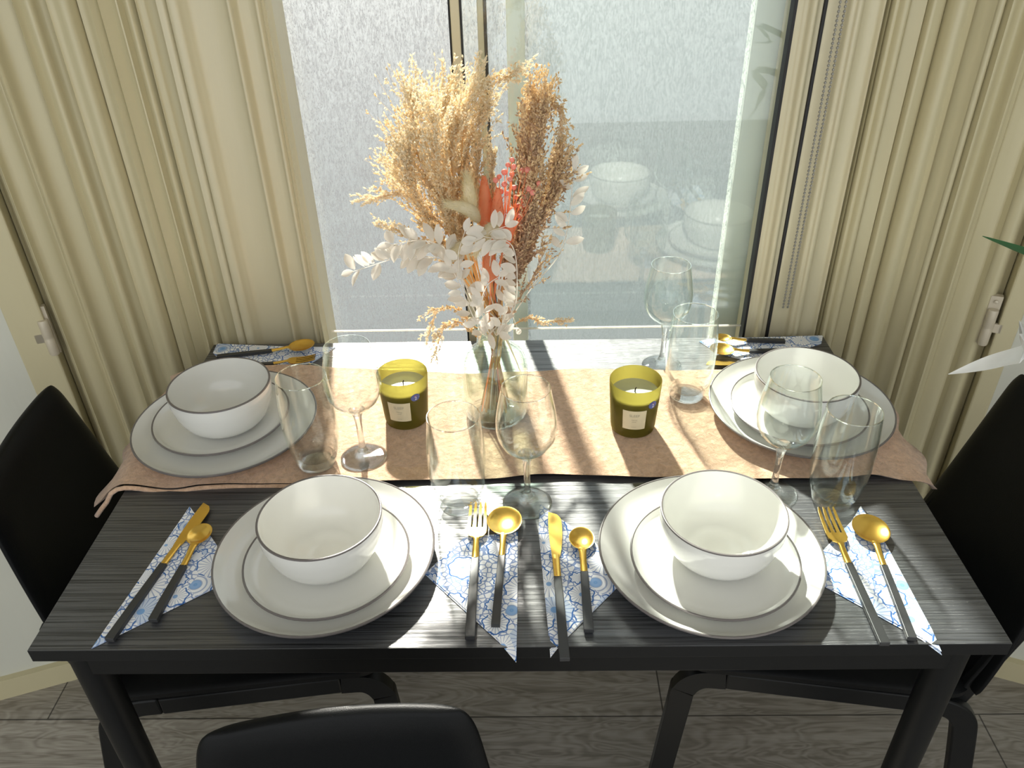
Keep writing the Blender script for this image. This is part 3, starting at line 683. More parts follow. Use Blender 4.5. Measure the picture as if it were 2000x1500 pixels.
# ------------------------------------------------------------------ vase
VX, VY = -0.030, 0.437
o = [(0.0001, 0.002), (0.036, 0.0), (0.044, 0.001), (0.0475, 0.005), (0.0490, 0.012), (0.0492, 0.085), (0.0480, 0.097), (0.0440, 0.107), (0.036, 0.115), (0.0285, 0.1205), (0.0252, 0.127), (0.0245, 0.136), (0.0250, 0.152), (0.0285, 0.157), (0.0292, 0.160), (0.0285, 0.163), (0.0262, 0.1635),
     (0.0232, 0.160), (0.0222, 0.150), (0.0220, 0.136), (0.0226, 0.126), (0.0262, 0.1185), (0.034, 0.112), (0.042, 0.104), (0.0455, 0.095), (0.0466, 0.084), (0.0464, 0.016), (0.044, 0.0115), (0.036, 0.009), (0.0001, 0.0085)]
vs = G().lathe(o, 64, mis=[1 if (i < 3 or i > len(o) - 5) else 0 for i in range(len(o) - 1)]).obj('bottle_vase', [VG, SG], ang=70)
vs.location = (VX, VY, CZ); tag(vs, 'clear pale green glass bottle vase holding the dried bouquet', 'vase')

# ------------------------------------------------------------------ cutlery (built along +Y: handle end at y=0)
def sweep(sections, mat, name, parent, seg=16, ang=50):
    # sections: (y, half width, half thickness, z centre)
    V = []; Fs = []
    for y, a, b, z in sections:
        for k in range(seg): t_ = 2 * pi * k / seg; V.append((a * cos(t_), y, z + b * sin(t_)))
    for i in range(len(sections) - 1):
        for k in range(seg): k2 = (k + 1) % seg; Fs.append((i * seg + k, i * seg + k2, (i + 1) * seg + k2, (i + 1) * seg + k))
    Fs += [tuple(range(seg)), tuple((len(sections) - 1) * seg + k for k in range(seg))]
    return mesh(name, V, Fs, mat, parent, ang=ang)
def handle(r, L, w0=0.0054, w1=0.0044, th=0.0030):
    V = []; pts = [(0, w0, th), (L * 0.5, (w0 + w1) / 2, th), (L, w1, th * 0.85)]
    for y, a, b in pts:
        V += [(-a, y, 0.0), (a, y, 0.0), (a, y, 2 * b), (-a, y, 2 * b)]
    Fs = [(0, 1, 2, 3), (8, 11, 10, 9)] + [(4 * i + k, 4 * i + (k + 1) % 4, 4 * i + 4 + (k + 1) % 4, 4 * i + 4 + k) for i in range(2) for k in range(4)]
    bevel(mesh('handle', V, Fs, HAND, r, smooth=False), 0.0006)
def spoon(name, L, HL, bl, bw):
    r = empty(name); handle(r, HL)
    nl = L - bl                # neck end
    sweep([(HL - 0.001, 0.0043, 0.0026, 0.003), (HL + (nl - HL) * 0.5, 0.0040, 0.0020, 0.0042), (nl - 0.004, 0.0044, 0.0017, 0.0062), (nl + 0.004, 0.0058, 0.0013, 0.0058)], GOLD, 'neck', r)
    # bowl: dished round surface with thickness
    V = []; Fs = []; NR, NS = 10, 36
    for side_ in (0, 1):
        V.append((0, nl + bl / 2, 0.0012 + (0.0009 if side_ else 0)))
        for i in range(1, NR + 1):
            q_ = i / NR
            for k in range(NS):
                t_ = 2 * pi * k / NS; x = bw / 2 * q_ * cos(t_); y = bl / 2 * q_ * sin(t_)
                y *= 1.0 if sin(t_) > 0 else 1.0
                z = 0.0012 + 0.0062 * q_ ** 2.2 + (0.0009 if side_ and i < NR else 0)
                V.append((x, nl + bl / 2 + y, z))
    n1 = 1 + NR * NS
    for s_ in (0, 1):
        b0 = s_ * n1
        for k in range(NS): Fs.append((b0, b0 + 1 + k, b0 + 1 + (k + 1) % NS))
        for i in range(NR - 1):
            for k in range(NS): a = b0 + 1 + i * NS; Fs.append((a + k, a + (k + 1) % NS, a + NS + (k + 1) % NS, a + NS + k))
    a = 1 + (NR - 1) * NS
    for k in range(NS): Fs.append((a + k, a + (k + 1) % NS, a + n1 + (k + 1) % NS, a + n1 + k))
    mesh('bowl', V, Fs, GOLD, r, ang=50); r['L'] = L; return r
def fork(L=0.205, HL=0.115):
    r = empty('fork'); handle(r, HL)
    sweep([(HL - 0.001, 0.0043, 0.0026, 0.003), (HL + 0.012, 0.0040, 0.0020, 0.0040), (HL + 0.026, 0.0034, 0.0017, 0.0058), (HL + 0.030, 0.0045, 0.0014, 0.006)], GOLD, 'neck', r)
    def zc(y): u = (y - (HL + 0.028)) / (L - HL - 0.028); return 0.0058 - 0.0100 * u * (1 - u) + 0.002 * u
    y0 = HL + 0.028; ys = y0 + 0.020; g = G()
    out = [(0, 0.0035), (0.25, 0.0085), (0.55, 0.0115), (1, 0.0120)]
    V = []; Fs = []
    for u, w_ in out:
        y = y0 + (ys - y0) * u
        for sx in (-1, -0.5, 0, 0.5, 1):
            for dz in (0, 0.0015): V.append((sx * w_, y + (0.002 * (sx * sx) if u == 0 else 0), zc(y) + dz))
    for i in range(3):
        for j in range(4):
            a = i * 10 + j * 2; b = a + 10; Fs += [(a, b, b + 2, a + 2), (a + 1, a + 3, b + 3, b + 1)]
        for j in (0, 8): a = i * 10 + j; Fs.append((a, a + 1, a + 11, a + 10))
    for i in (0, 30): Fs += [(i + 2 * j, i + 2 * j + 2, i + 2 * j + 3, i + 2 * j + 1) for j in range(4)]
    g.add(V, Fs)
    for k in range(4):
        xc_ = -0.0098 + 0.00653 * k; V = []; n = 8
        for i in range(n + 1):
            y = ys - 0.001 + (L - ys + 0.001) * i / n; hw = 0.0021 * (1 - 0.35 * i / n) if i < n else 0.0006
            V += [(xc_ * (1 - 0.06 * i / n) - hw, y, zc(y)), (xc_ * (1 - 0.06 * i / n) + hw, y, zc(y)), (xc_ * (1 - 0.06 * i / n) + hw, y, zc(y) + 0.0015), (xc_ * (1 - 0.06 * i / n) - hw, y, zc(y) + 0.0015)]
        Fs = [(4 * i + q_, 4 * i + (q_ + 1) % 4, 4 * i + 4 + (q_ + 1) % 4, 4 * i + 4 + q_) for i in range(n) for q_ in range(4)] + [(0, 1, 2, 3), (4 * n, 4 * n + 1, 4 * n + 2, 4 * n + 3)]
        g.add(V, Fs)
    g.obj('tines', GOLD, r, ang=40); r['L'] = L; return r
def knife(L=0.225, HL=0.115):
    r = empty('knife'); handle(r, HL)
    sweep([(HL - 0.001, 0.0043, 0.0026, 0.003), (HL + 0.02, 0.0044, 0.0014, 0.003), (HL + 0.035, 0.0045, 0.0010, 0.0028)], GOLD, 'neck', r)
    bl = L - HL - 0.03; y0 = HL + 0.03; V = []; n = 16
    left = lambda u: -0.0042 - 0.0020 * sin(u * pi * 0.9)
    right = lambda u: 0.0042 + 0.0068 * sin(min(1, u * 1.05) ** 0.8 * pi * 0.62)
    pts = []
    for i in range(n + 1):
        u = i / n; k = 1 if u < 0.78 else sqrt(max(0, 1 - ((u - 0.78) / 0.22) ** 2))
        lx = left(u); rx = right(u); rx = lx + (rx - lx) * k if u >= 0.78 else rx
        pts.append((u, lx, max(rx, lx + 0.0004)))
    for dz in (0.0022, 0.0036):
        for u, a, b in pts: V.append((a, y0 + bl * u, dz)); V.append((b, y0 + bl * u, dz * 0.5 + 0.00145))
    N = 2 * (n + 1); Fs = []
    for i in range(n):
        a = 2 * i; Fs += [(a, a + 1, a + 3, a + 2), (N + a, N + a + 2, N + a + 3, N + a + 1), (a, a + 2, N + a + 2, N + a), (a + 1, N + a + 1, N + a + 3, a + 3)]
    Fs += [(0, N, N + 1, 1), (N - 2, N - 1, 2 * N - 1, 2 * N - 2)]
    mesh('blade', V, Fs, GOLD, r, ang=30); r['L'] = L; return r
PR = {'spoon': spoon('spoon', 0.205, 0.115, 0.055, 0.048), 'teaspoon': spoon('teaspoon', 0.155, 0.085, 0.038, 0.031), 'fork': fork(), 'knife': knife()}
used = set()
def lay(kind, pa, pb, z, label, lift=0.0, zb=None):
    o = PR[kind] if kind not in used else copy_tree(PR[kind]); used.add(kind)
    a = atz(*pa, z); b = atz(*pb, z); d = b - a; k = d.length / PR[kind]['L']
    o.location = (a.x, a.y, z); tilt = math.asin(max(-0.5, min(0.5, lift / d.length)))
    o.rotation_euler = (tilt, 0, atan2(-d.x, d.y)); o.scale = (min(1.25, max(0.85, k)) if kind != 'x' else k, k, 1)
    tag(o, label, kind, kind + 's with black handles'); return o
NZ = TZ + 0.0022
lay('knife', (215, 1254), (405, 986), NZ, 'gold knife with black handle on the napkin at the left end')
lay('teaspoon', (300, 1216), (403, 1030), NZ, 'gold teaspoon with black handle on the napkin at the left end')
lay('fork', (918, 1250), (935, 990), NZ, 'gold fork with black handle just right of the near left plate')
lay('spoon', (968, 1226), (988, 997), NZ, 'gold tablespoon with black handle beside the fork at table centre')
lay('knife', (1103, 1292), (1078, 1003), NZ, 'gold knife with black handle overhanging the near edge at table centre')
lay('teaspoon', (1150, 1236), (1134, 1037), NZ, 'gold teaspoon with black handle just left of the near right plate')
lay('fork', (1727, 1262), (1610, 1000), NZ, 'gold fork with black handle just right of the near right plate')
lay('spoon', (1780, 1252), (1688, 1012), NZ, 'gold tablespoon with black handle nearest the right table edge')
lay('spoon', (425, 700), (617, 683), NZ, 'gold tablespoon with black handle nearest the window, far left setting', 0.006)
lay('fork', (430, 722), (618, 707), NZ, 'gold fork with black handle half behind the far left bowl', 0.002)
lay('teaspoon', (1532, 669), (1393, 670), NZ, 'gold teaspoon with black handle nearest the window, far right setting', 0.005)
lay('spoon', (1560, 688), (1385, 692), NZ, 'gold tablespoon with black handle, middle piece behind the far right plate', 0.004)
lay('knife', (1570, 716), (1378, 713), NZ, 'gold knife with black handle touching the far right plate', 0.0)

# ------------------------------------------------------------------ napkins: folded triangles with layered edges
def napkin(P, label, z=TZ, droop=None, curl=None):
    c = sum((atz(*p, z) for p in P), Vector()) / len(P)
    W = [atz(*p, z) - c for p in P]
    V = []; Fs = []; bm = bmesh.new()
    def layer(pts, z0, z1):
        n = len(pts); v0 = [bm.verts.new((p.x, p.y, z0)) for p in pts]; v1 = [bm.verts.new((p.x, p.y, z1)) for p in pts]
        bm.faces.new(v0[::-1]); bm.faces.new(v1)
        for i in range(n): bm.faces.new((v0[i], v0[(i + 1) % n], v1[(i + 1) % n], v1[i]))
    layer(W, 0.0006, 0.0010)
    sh = [p * 0.985 + Vector((0.0008, 0.0008, 0)) for p in W]; layer(sh, 0.0013, 0.0020)
    sh2 = [p * 0.99 for p in W]; layer(sh2, 0.0001, 0.0004)
    bmesh.ops.triangulate(bm, faces=[f for f in bm.faces if len(f.verts) > 4])
    bmesh.ops.subdivide_edges(bm, edges=bm.edges[:], cuts=5, use_grid_fill=True)
    yedge = 0.0 - c.y
    for v in bm.verts:
        if v.co.y < yedge: d = yedge - v.co.y; v.co.z -= d * 0.55; 
    me = bpy.data.meshes.new('napkin'); bm.to_mesh(me); bm.free(); me.materials.append(NAP)
    o = bpy.data.objects.new('napkin', me); COL.objects.link(o); o.location = (c.x, c.y, z)
    return tag(o, label, 'napkin', 'blue flowered paper napkins')
napkin([(179, 1268), (370, 991), (384, 1010), (424, 1068), (420, 1150)], 'blue and white flowered napkin at the left end under knife and teaspoon')
napkin([(829, 1122), (905, 1052), (1011, 1040), (1010, 1210), (1008, 1286)], 'blue and white flowered napkin right of near left plate under fork and tablespoon')
napkin([(1075, 1279), (1052, 1040), (1054, 988), (1115, 1030), (1165, 1065), (1204, 1150)], 'blue and white flowered napkin left of near right plate under knife and teaspoon')
napkin([(1842, 1274), (1605, 1144), (1603, 1080), (1662, 1020), (1680, 990), (1730, 1066)], 'blue and white flowered napkin right of near right plate under fork and tablespoon')
napkin([(416, 690), (424, 673), (560, 679), (656, 680), (640, 690), (610, 710), (520, 724), (430, 705)], 'blue and white flowered napkin behind the far left plate under spoon and fork')
napkin([(1607, 657), (1604, 672), (1500, 706), (1470, 710), (1400, 690), (1366, 668), (1380, 664)], 'blue and white flowered napkin behind the far right plate under the cutlery')

# ------------------------------------------------------------------ dried bouquet (each stem is a thing standing in the bottle)
NECK = Vector((VX, VY, CZ + 0.155)); FOOTP = Vector((VX, VY, CZ + 0.012))
BY = 0.437
def stem_path(px, ys=None, jitter=0.007):
    a = random.uniform(0, 2 * pi); r1 = random.uniform(0.004, 0.026); r2 = random.uniform(0.0, 0.0135)
    a2 = a + pi + random.uniform(-0.6, 0.6)
    P = [Vector((VX + r1 * cos(a), VY + r1 * sin(a), CZ + 0.0125)), Vector((VX + r2 * cos(a2), VY + r2 * sin(a2), NECK.z))]
    for i, p in enumerate(px):
        y = BY + (ys[i] if ys else 0)
        P.append(aty(p[0], p[1], y))
    return bez(P, 8)
def rv(s_=1.0): return Vector((random.gauss(0, 1), random.gauss(0, 1), random.gauss(0, 1))) * s_
def seed(g, p, d, L, R, mi=0):        # pointed husk
    d = d.normalized(); u = d.orthogonal().normalized(); b = d.cross(u)
    V = [p, p + d * L] + [p + d * L * 0.45 + (u * cos(a) + b * sin(a)) * R for a in (0, 2.1, 4.2)]
    g.add(V, [(0, 2, 3), (0, 3, 4), (0, 4, 2), (1, 3, 2), (1, 4, 3), (1, 2, 4)], mi)
def plume(px, ys, mat, label, start=0.35, nb=55, bl=0.055, spread=0.35, seeds=11, grp=None, drop=0.15, smat=None, sr=0.0014, name='dried_grass_plume'):
    P = stem_path(px, ys); r = empty(name, P[0]); base = P[0].copy(); P = [p - base for p in P]
    G().tube(P, [0.0017 - 0.0013 * i / (len(P) - 1) for i in range(len(P))], 6).obj('stem', smat or STRAW, r)
    g = G(); n = len(P) - 1
    nb = int(nb * (2.2 if nb > 36 else 1.15)); seeds = int(seeds * 1.5)
    for k in range(nb):
        u = start + (1 - start) * (k + random.random()) / nb; f = u * n; i = min(n - 1, int(f)); p = P[i].lerp(P[i + 1], f - i)
        t_ = (P[i + 1] - P[i]).normalized(); d = (t_ + rv(spread)).normalized()
        L = bl * random.uniform(0.6, 1.25) * (0.55 + 0.9 * sin(pi * min(1, (1 - u) / (1 - start) + 0.15))) 
        pts = [p]; m = 7; q_ = p.copy()
        for s_ in range(m):
            d = (d + Vector((0, 0, -drop * 0.25 * s_ / m)) + t_ * 0.05 + rv(0.05)).normalized(); q_ = q_ + d * (L / m); pts.append(q_.copy())
        g.tube(pts, [0.00034 * (1 - 0.6 * s_ / m) for s_ in range(m + 1)], 3, caps=False)
        for s_ in range(seeds):
            uu = random.uniform(0.15, 1) * m; i2 = min(m - 1, int(uu)); pp = pts[i2].lerp(pts[i2 + 1], uu - i2)
            dd = ((pts[i2 + 1] - pts[i2]).normalized() + rv(0.55)).normalized(); seed(g, pp, dd, random.uniform(0.0036, 0.0068), sr, 1 if random.random() < (u - start) / (1 - start) * 1.25 - 0.15 else 0)
    g.obj('plume', [mat, LIGHT if mat is TAN else TAN], r, smooth=False); return tag(r, label, 'dried grass', grp)
GT = 'tan plumes on the left of the bouquet'; GB = 'brown plumes on the right of the bouquet'
tl_ = 'golden tan fluffy grass plume in the left half of the bouquet'
TP = [([(925, 560), (868, 420), (818, 310), (806, 205)], [0, -.01, 0, 0.01]), ([(930, 560), (885, 420), (850, 300), (868, 190)], [0, .02, .03, .04]),
      ([(935, 560), (900, 420), (882, 300), (920, 180)], [0, 0, 0, 0]), ([(938, 560), (908, 420), (905, 320), (943, 215)], [0, .02, .03, .03]),
      ([(925, 560), (860, 470), (812, 380), (788, 300)], [0, 0, -.01, -.02]), ([(925, 570), (870, 490), (830, 420), (785, 345)], [0, .03, .04, .04]),
      ([(930, 560), (888, 450), (858, 350), (848, 240)], [0, -.03, -.04, -.05]), ([(932, 560), (885, 440), (870, 340), (893, 230)], [0, .04, .06, .07])]
for (a, b), lab in zip(TP, ['leftmost tall golden plume, its tip bending up at the far left', 'tall golden plume next to the leftmost one, tip curving right', 'tallest golden plume beside the black window bar', 'golden plume between the tallest and the centre, tip leaning right', 'golden plume fanning low to the left under the leftmost tips', 'lowest golden plume fanning left above the thin level spray', 'golden plume nearest the viewer in the left fan', 'golden plume deepest behind the left fan, close to the glass']): plume(a, b, TAN, lab, 0.52, 58, 0.050, 0.30, 12, GT)
plume([(938, 540), (905, 400), (915, 210), (1005, 140)], [0, .01, .02, .02], TAN, 'long thin tan plume arching over the top, its tip pointing right', 0.72, 34, 0.028, 0.22, 9)
plume([(925, 560), (870, 450), (800, 385), (722, 386)], [0, 0, .01, .01], TAN, 'thin tan plume sticking out to the far left, level', 0.6, 30, 0.024, 0.22, 9)
plume([(928, 590), (880, 500), (820, 470), (755, 440)], [0, -.01, -.01, 0], TAN, 'thin tan plume low on the left above the white leaves', 0.6, 30, 0.024, 0.25, 9)
plume([(945, 520), (935, 400), (930, 290)], [0, .03, .05], TAN, 'short upright plume at the centre left of the bouquet', 0.66, 40, 0.028, 0.25, 11)
plume([(958, 520), (958, 420), (962, 310)], [0, .03, .05], TAN, 'short upright plume at the centre, behind the coral grass', 0.66, 36, 0.026, 0.22, 11)
plume([(930, 640), (895, 605), (858, 605), (838, 650)], [0, -.02, -.03, -.03], TAN, 'small drooping tan spray just above the bottle, upper left', 0.45, 22, 0.02, 0.3, 8)
plume([(935, 660), (900, 630), (868, 640), (850, 690)], [0, -.02, -.04, -.04], TAN, 'small drooping tan spray nearest the bottle neck on the left', 0.45, 22, 0.018, 0.3, 8)
bl_ = 'brown fluffy grass plume in the right half of the bouquet'
BP = [([(980, 560), (1015, 440), (1028, 330), (1040, 205)], [0, .01, .02, .02]), ([(985, 560), (1025, 430), (1045, 310), (1062, 215)], [0, -.01, -.01, 0]),
      ([(985, 570), (1035, 470), (1066, 400), (1086, 340)], [0, 0, 0, 0]), ([(985, 580), (1030, 500), (1052, 430), (1075, 370)], [0, .03, .04, .05]),
      ([(975, 560), (1000, 450), (1018, 340), (1028, 240)], [0, .03, .05, .06]), ([(980, 590), (1010, 520), (1030, 440), (1040, 360)], [0, -.02, -.03, -.03])]
for (a, b), lab in zip(BP, ['tallest brown plume, standing upright in the right half', 'brown plume just right of the tallest brown one, nearest the viewer', 'outermost brown plume leaning to the right', 'lower brown plume behind the outermost right one', 'brown plume left of the tallest brown one, close to the window', 'short brown plume in front of the tall brown ones']): plume(a, b, BRN, lab, 0.45, 62, 0.046, 0.22, 12, GB, smat=BRN)
plume([(985, 540), (1040, 330), (1050, 200), (1092, 215), (1094, 290)], [0, .01, .02, .02, .02], TAN, 'thin plume curling over to the right at the top of the brown grass', 0.72, 34, 0.022, 0.25, 8)
plume([(990, 640), (1030, 622), (1060, 628), (1105, 626)], [0, 0, .01, .01], TAN, 'thin spray reaching right just above the bottle', 0.5, 22, 0.014, 0.2, 7)
plume([(985, 620), (1030, 560), (1060, 500)], [0, -.02, -.02], BRN, 'loose brown spray low on the right of the bouquet', 0.4, 30, 0.034, 0.2, 7, smat=BRN)
# straw stalks seen in the bottle
def bunny(px, ys, mat, label, L=0.052, R=0.0095, hair=480, smat=None):
    P = stem_path(px, ys); base = P[0].copy(); r = empty('bunny_tail_grass', base); P = [p - base for p in P]
    G().tube(P, 0.0009, 6).obj('stem', smat or STRAW, r)
    # fluffy head around the last stretch
    tip = P[-1]; n = len(P) - 1; acc = 0; i = n
    while i > 0 and acc < L: acc += (P[i] - P[i - 1]).length; i -= 1
    H = bez([P[i], P[(i + n) // 2], tip], 8); m = len(H) - 1; g = G()
    rad = [max(0.0012, R * (sin(pi * (0.06 + 0.90 * (k / m) ** 0.8))) ** 0.65) for k in range(m + 1)]
    g.tube(H, [x * 0.86 for x in rad], 14)
    for k in range(hair):
        f = random.random() * m; j = min(m - 1, int(f)); c = H[j].lerp(H[j + 1], f - j); t_ = (H[j + 1] - H[j]).normalized()
        u = t_.orthogonal().normalized(); a = random.uniform(0, 2 * pi); nn = u * cos(a) + t_.cross(u) * sin(a)
        p0 = c + nn * rad[j] * 0.75; d = (nn * 0.8 + t_).normalized(); p1 = p0 + d * random.uniform(0.005, 0.011)
        s_ = t_.cross(nn) * 0.0005; g.add([p0 - s_, p0 + s_, p1, p0 + nn * 0.0003], [(0, 1, 2), (0, 3, 2), (1, 2, 3)])
    g.obj('seed_head', mat, r, ang=80); return tag(r, label, 'bunny tail grass')
bunny([(940, 560), (925, 470), (922, 420), (912, 340)], [0, -.03, -.05, -.055], CREAMT, 'cream fluffy bunny tail standing upright at the centre of the bouquet', hair=750)
bunny([(945, 560), (942, 470), (925, 415), (868, 398)], [0, -.03, -.06, -.065], CREAMT, 'cream fluffy bunny tail lying towards the left, centre of the bouquet')
bunny([(958, 560), (972, 470), (960, 446), (925, 500)], [-.03, -.06, -.07, -.075], CREAMT, 'cream bunny tail hanging down below the coral grass')
bunny([(945, 590), (925, 520), (908, 480), (882, 505)], [-.02, -.04, -.06, -.065], CREAMT, 'small cream bunny tail half hidden by white leaves on the left', 0.034, 0.009)
bunny([(958, 560), (952, 470), (945, 345)], [0, -.02, -.025], CORAL, 'coral orange bunny tail, the left one standing beside the berries', 0.075, 0.0115, 200, CORAL)
bunny([(962, 560), (970, 470), (972, 368)], [0, -.03, -.035], CORAL, 'coral orange bunny tail, the middle one below the berries', 0.075, 0.0115, 200, CORAL)
bunny([(966, 560), (985, 480), (1000, 405)], [0, -.03, -.035], CORAL, 'coral orange bunny tail, the right one behind the berry stalks', 0.06, 0.010, 200, CORAL)
bunny([(955, 620), (958, 560), (955, 478)], [-.03, -.045, -.05], CORAL, 'coral orange bunny tail, lowest, under the white leaf arch', 0.05, 0.011, 200, CORAL)
# coral berry spray
P = stem_path([(965, 580), (980, 500), (990, 440)], [0, -.03, -.04]); base = P[0].copy(); br_ = empty('berry_spray', base)
tag(br_, 'spray of round coral pink berries on thin branching stalks', 'berry spray')
P = [p - base for p in P]; g = G(); g.tube(P, 0.0012, 6); g2 = []
BER = [(992, 322), (1003, 326), (985, 336), (975, 345), (1000, 340), (996, 350), (1030, 332), (1020, 333), (968, 352), (985, 360), (978, 374), (1004, 366), (1028, 348), (1038, 355), (1052, 358), (1032, 368), (1040, 376), (1025, 385), (1008, 385), (1018, 392), (1030, 395), (1012, 402), (1024, 400), (1015, 422), (990, 378), (1000, 312)]
for k, (x, y) in enumerate(BER):
    e = aty(x, y, BY - 0.045 + 0.03 * random.random()) - base; st = P[-1 - random.randint(0, 8)]
    mid = st.lerp(e, 0.55) + Vector((0.004 * random.uniform(-1, 1), 0, -0.006)); g.tube(bez([st, mid, e], 5), 0.00055, 5); g2.append(e)
g.obj('stalks', CORAL, br_)
for e in g2:
    R = random.uniform(0.0030, 0.0041); X = Matrix.Translation(e) @ Matrix.Rotation(random.uniform(0, 3), 4, 'X')
    G().lathe([(0.0001, -R), (R * 0.6, -R * 0.8), (R * 0.97, -R * 0.25), (R, 0.1 * R), (R * 0.8, 0.65 * R), (R * 0.35, R * 0.88), (R * 0.2, R * 0.7), (0.0001, R * 0.62)], 12, 0, X).obj('berry', BERRY, br_, ang=80)
# bleached leaf branches
def leaf(g, p, d, n, L, Wd, cup=0.25, mi=0):
    d = d.normalized(); s_ = d.cross(n); s_ = s_.normalized() if s_.length > 1e-5 else d.orthogonal().normalized(); n = s_.cross(d).normalized()
    m = 7; top = []
    for i in range(m + 1):
        u = i / m; w_ = Wd / 2 * (sin(pi * min(1, u * 0.97 + 0.02)) ** 0.75) if i < m else 0.0002
        c = p + d * (L * u) - n * (cup * L * 0.35 * u * u)
        top.append((c - s_ * w_ + n * (w_ * 0.35), c, c + s_ * w_ + n * (w_ * 0.35)))
    V = []; Fs = []
    for off in (0, -0.00025):
        for a, b, c in top: V += [a + n * off, b + n * off, c + n * off]
    N = 3 * (m + 1)
    for i in range(m):
        a = 3 * i; Fs += [(a, a + 1, a + 4, a + 3), (a + 1, a + 2, a + 5, a + 4), (N + a, N + a + 3, N + a + 4, N + a + 1), (N + a + 1, N + a + 4, N + a + 5, N + a + 2), (a, a + 3, N + a + 3, N + a), (a + 2, N + a + 2, N + a + 5, a + 5)]
    g.add(V, Fs, mi)
def branch(px, ys, label, start, nl, L=0.025, Wd=0.0125, both=True, face=None, seedn=1, mat=None, down=False):
    random.seed(seedn); P = stem_path(px, ys); base = P[0].copy(); r = empty('leaf_branch', base); P = [p - base for p in P]; n = len(P) - 1
    G().tube(P, [0.0012 - 0.0007 * i / n for i in range(n + 1)], 6).obj('stem', WLEAF, r)
    g = G(); view = Vector((0.0, -0.75, 0.55)).normalized()
    for k in range(nl):
        u = start + (1 - start) * (k + 0.5) / nl; f = u * n; i = min(n - 1, int(f)); p = P[i].lerp(P[i + 1], f - i); t_ = (P[i + 1] - P[i]).normalized()
        side_ = t_.cross(view).normalized() * (1 if (k % 2 if both else face) else -1)
        if both and random.random() < 0.15: side_ = -side_
        d = (side_ * random.uniform(0.6, 1.1) + t_ * random.uniform(0.25, 0.9) + view * random.uniform(-0.35, 0.45)).normalized()
        nn = (view + rv(0.35)).normalized(); leaf(g, p + d * 0.002, d, nn, L * random.uniform(0.8, 1.15), Wd * random.uniform(0.85, 1.1), random.uniform(-0.2, 0.6))
    leaf(g, P[-1], (P[-1] - P[-2]), view, L * 0.8, Wd * 0.8)
    g.obj('leaves', mat or WLEAF, r, ang=70); return tag(r, label, 'leaf branch', 'bleached white leaf branches')
branch([(930, 600), (885, 520), (800, 500), (690, 530)], [-.01, -.03, -.04, -.03], 'bleached white leaf branch reaching furthest left, drooping at its tip', 0.55, 26, seedn=11)
branch([(928, 590), (880, 500), (830, 470), (765, 478)], [-.03, -.06, -.07, -.07], 'bleached white leaf branch on the left above the furthest reaching one', 0.55, 18, seedn=12)
branch([(990, 630), (1040, 560), (1100, 480), (1122, 330)], [0, 0, -.01, -.01], 'bleached leaf branch standing alone on the right against the window', 0.78, 11, 0.024, 0.011, seedn=13)
branch([(1000, 610), (1010, 560), (1000, 480), (945, 462)], [-.04, -.07, -.09, -.09], 'white leaf branch arching leftwards over the centre of the bouquet', 0.42, 17, 0.023, 0.0115, both=False, face=0, seedn=14)
branch([(945, 640), (905, 560), (895, 500), (908, 452)], [-.04, -.07, -.09, -.09], 'white leaf branch curving up on the left centre of the bouquet', 0.42, 14, 0.023, 0.0115, seedn=15)
branch([(955, 650), (940, 600), (950, 560), (975, 540)], [-.05, -.07, -.08, -.08], 'white leaf branch low in the centre, right above the bottle neck', 0.35, 11, 0.021, 0.011, seedn=16)
branch([(950, 655), (925, 620), (900, 560), (880, 520)], [-.05, -.07, -.08, -.08], 'white leaf branch low on the left, above the bottle shoulder', 0.35, 15, 0.021, 0.011, seedn=17)
branch([(970, 655), (985, 620), (990, 590), (1010, 640)], [-.04, -.06, -.05, -.03], 'white leaf branch low on the right, bending down over the bottle', 0.35, 10, 0.021, 0.0105, seedn=18)
branch([(955, 560), (960, 480), (955, 455), (988, 442)], [-.04, -.07, -.08, -.08], 'white leaf sprig at the centre directly below the coral grass', 0.75, 9, 0.021, 0.011, seedn=19)
random.seed(5)
# one long pale blade leaning out over the bottle shoulder
P = [Vector((VX + 0.012, VY - 0.008, CZ + 0.15)), aty(990, 665, BY - 0.03), aty(1008, 705, BY - 0.045), aty(1021, 738, BY - 0.052)]
bs = P[0].copy(); bo = G().tube([p - bs for p in bez(P, 8)], [0.0016, 0.0018, 0.002] + [0.0018 - 0.0014 * i / 21 for i in range(22)], 6).obj('grass_blade', CREAMT); bo.location = bs
tag(bo, 'single dry blade of grass leaning out of the bottle to the right', 'dried grass')

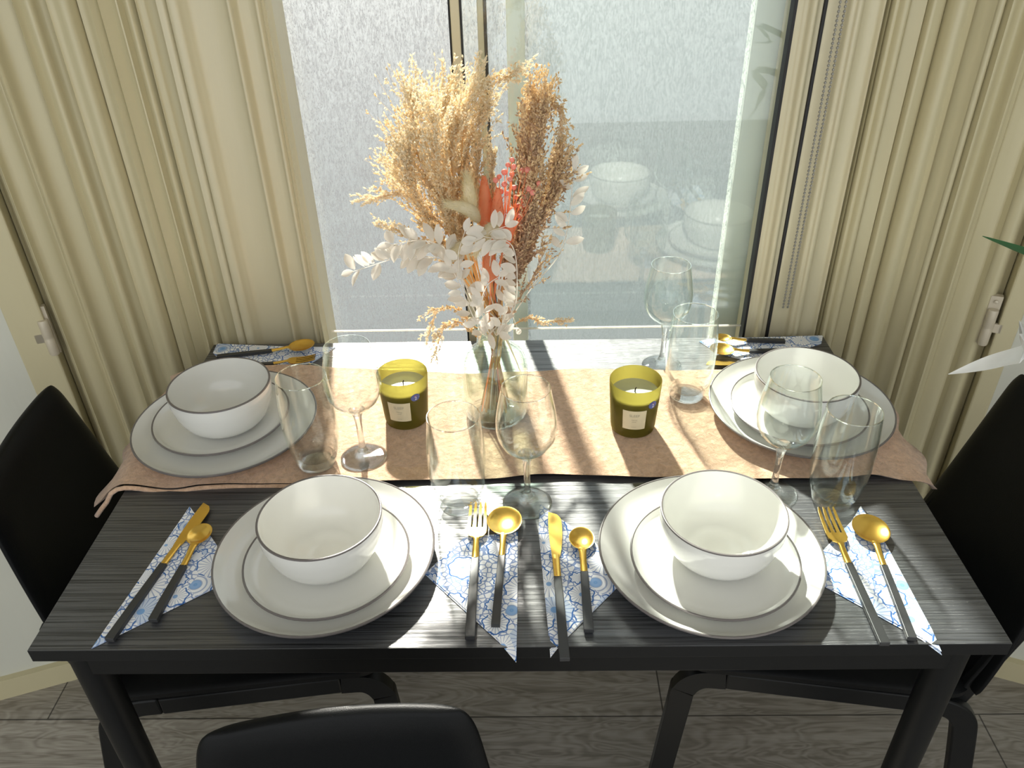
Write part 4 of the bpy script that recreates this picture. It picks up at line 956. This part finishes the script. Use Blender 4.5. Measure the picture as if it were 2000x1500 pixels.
# ------------------------------------------------------------------ potted plant at the right edge
PC = Vector((1.13, 0.02, 0))
pp = empty('potted_plant', PC); tag(pp, 'tall potted plant with long pointed leaves reaching in at the right', 'potted plant')
G().lathe([(0.0001, 0.0), (0.085, 0), (0.09, 0.01), (0.115, 0.20), (0.12, 0.205), (0.12, 0.215), (0.112, 0.215), (0.105, 0.19), (0.0001, 0.19)], 40).obj('pot', POT, pp)
G().lathe([(0.0001, 0.197), (0.07, 0.196), (0.105, 0.1905), (0.0001, 0.1903)], 32).obj('soil', SOIL, pp)
G().tube(bez([(0, 0, 0.19), (0.01, 0.01, 0.5), (-0.01, 0.02, 0.86)], 8), 0.012, 10).obj('trunk', simple('grey brown bark', (0.2, 0.15, 0.1), 0.8, 0, 30, 0.3, 0.002), pp)
def blade(pts, W, mat):
    P = bez(pts, 8); n = len(P) - 1; V = []; Fs = []
    for i, p in enumerate(P):
        t_ = (P[min(i + 1, n)] - P[max(i - 1, 0)]).normalized(); s_ = t_.cross(Vector((0.15, -0.6, 0.78))).normalized(); u = i / n
        w_ = W / 2 * (min(1, u * 3 + 0.3)) * (1 - u ** 2.6) + 0.0003; nn = s_.cross(t_)
        V += [p - s_ * w_ + nn * w_ * 0.25, p, p + s_ * w_ + nn * w_ * 0.25, p - s_ * w_ * 0.98 + nn * (w_ * 0.25 - 0.0006), p - nn * 0.0008, p + s_ * w_ * 0.98 + nn * (w_ * 0.25 - 0.0006)]
    for i in range(n):
        a = 6 * i; b = a + 6; Fs += [(a, a + 1, b + 1, b), (a + 1, a + 2, b + 2, b + 1), (a + 3, b + 3, b + 4, a + 4), (a + 4, b + 4, b + 5, a + 5), (a, b, b + 3, a + 3), (a + 2, a + 5, b + 5, b + 2)]
    return mesh('leaf', V, Fs, mat, pp, ang=50)
top = Vector((-0.01, 0.02, 0.86))
blade([top, aty(2090, 675, 0.13) - PC, aty(2010, 692, 0.16) - PC, aty(1930, 710, 0.19) - PC, aty(1852, 731, 0.21) - PC], 0.030, LITLEAF)
blade([top, aty(2160, 540, 0.12) - PC, aty(2040, 505, 0.18) - PC, aty(1919, 461, 0.22) - PC], 0.020, GLEAF)
for a, rr, hz in ((-1.2, 0.3, 1.0), (-0.4, 0.34, 0.95), (0.3, 0.3, 0.98), (-2.0, 0.3, 0.95), (-0.9, 0.2, 1.02)):
    blade([top, top + Vector((cos(a) * rr * 0.5, sin(a) * rr * 0.5, (hz - 0.86) * 0.8)), top + Vector((cos(a) * rr, sin(a) * rr, (hz - 0.86) * 0.5))], 0.03, GLEAF)
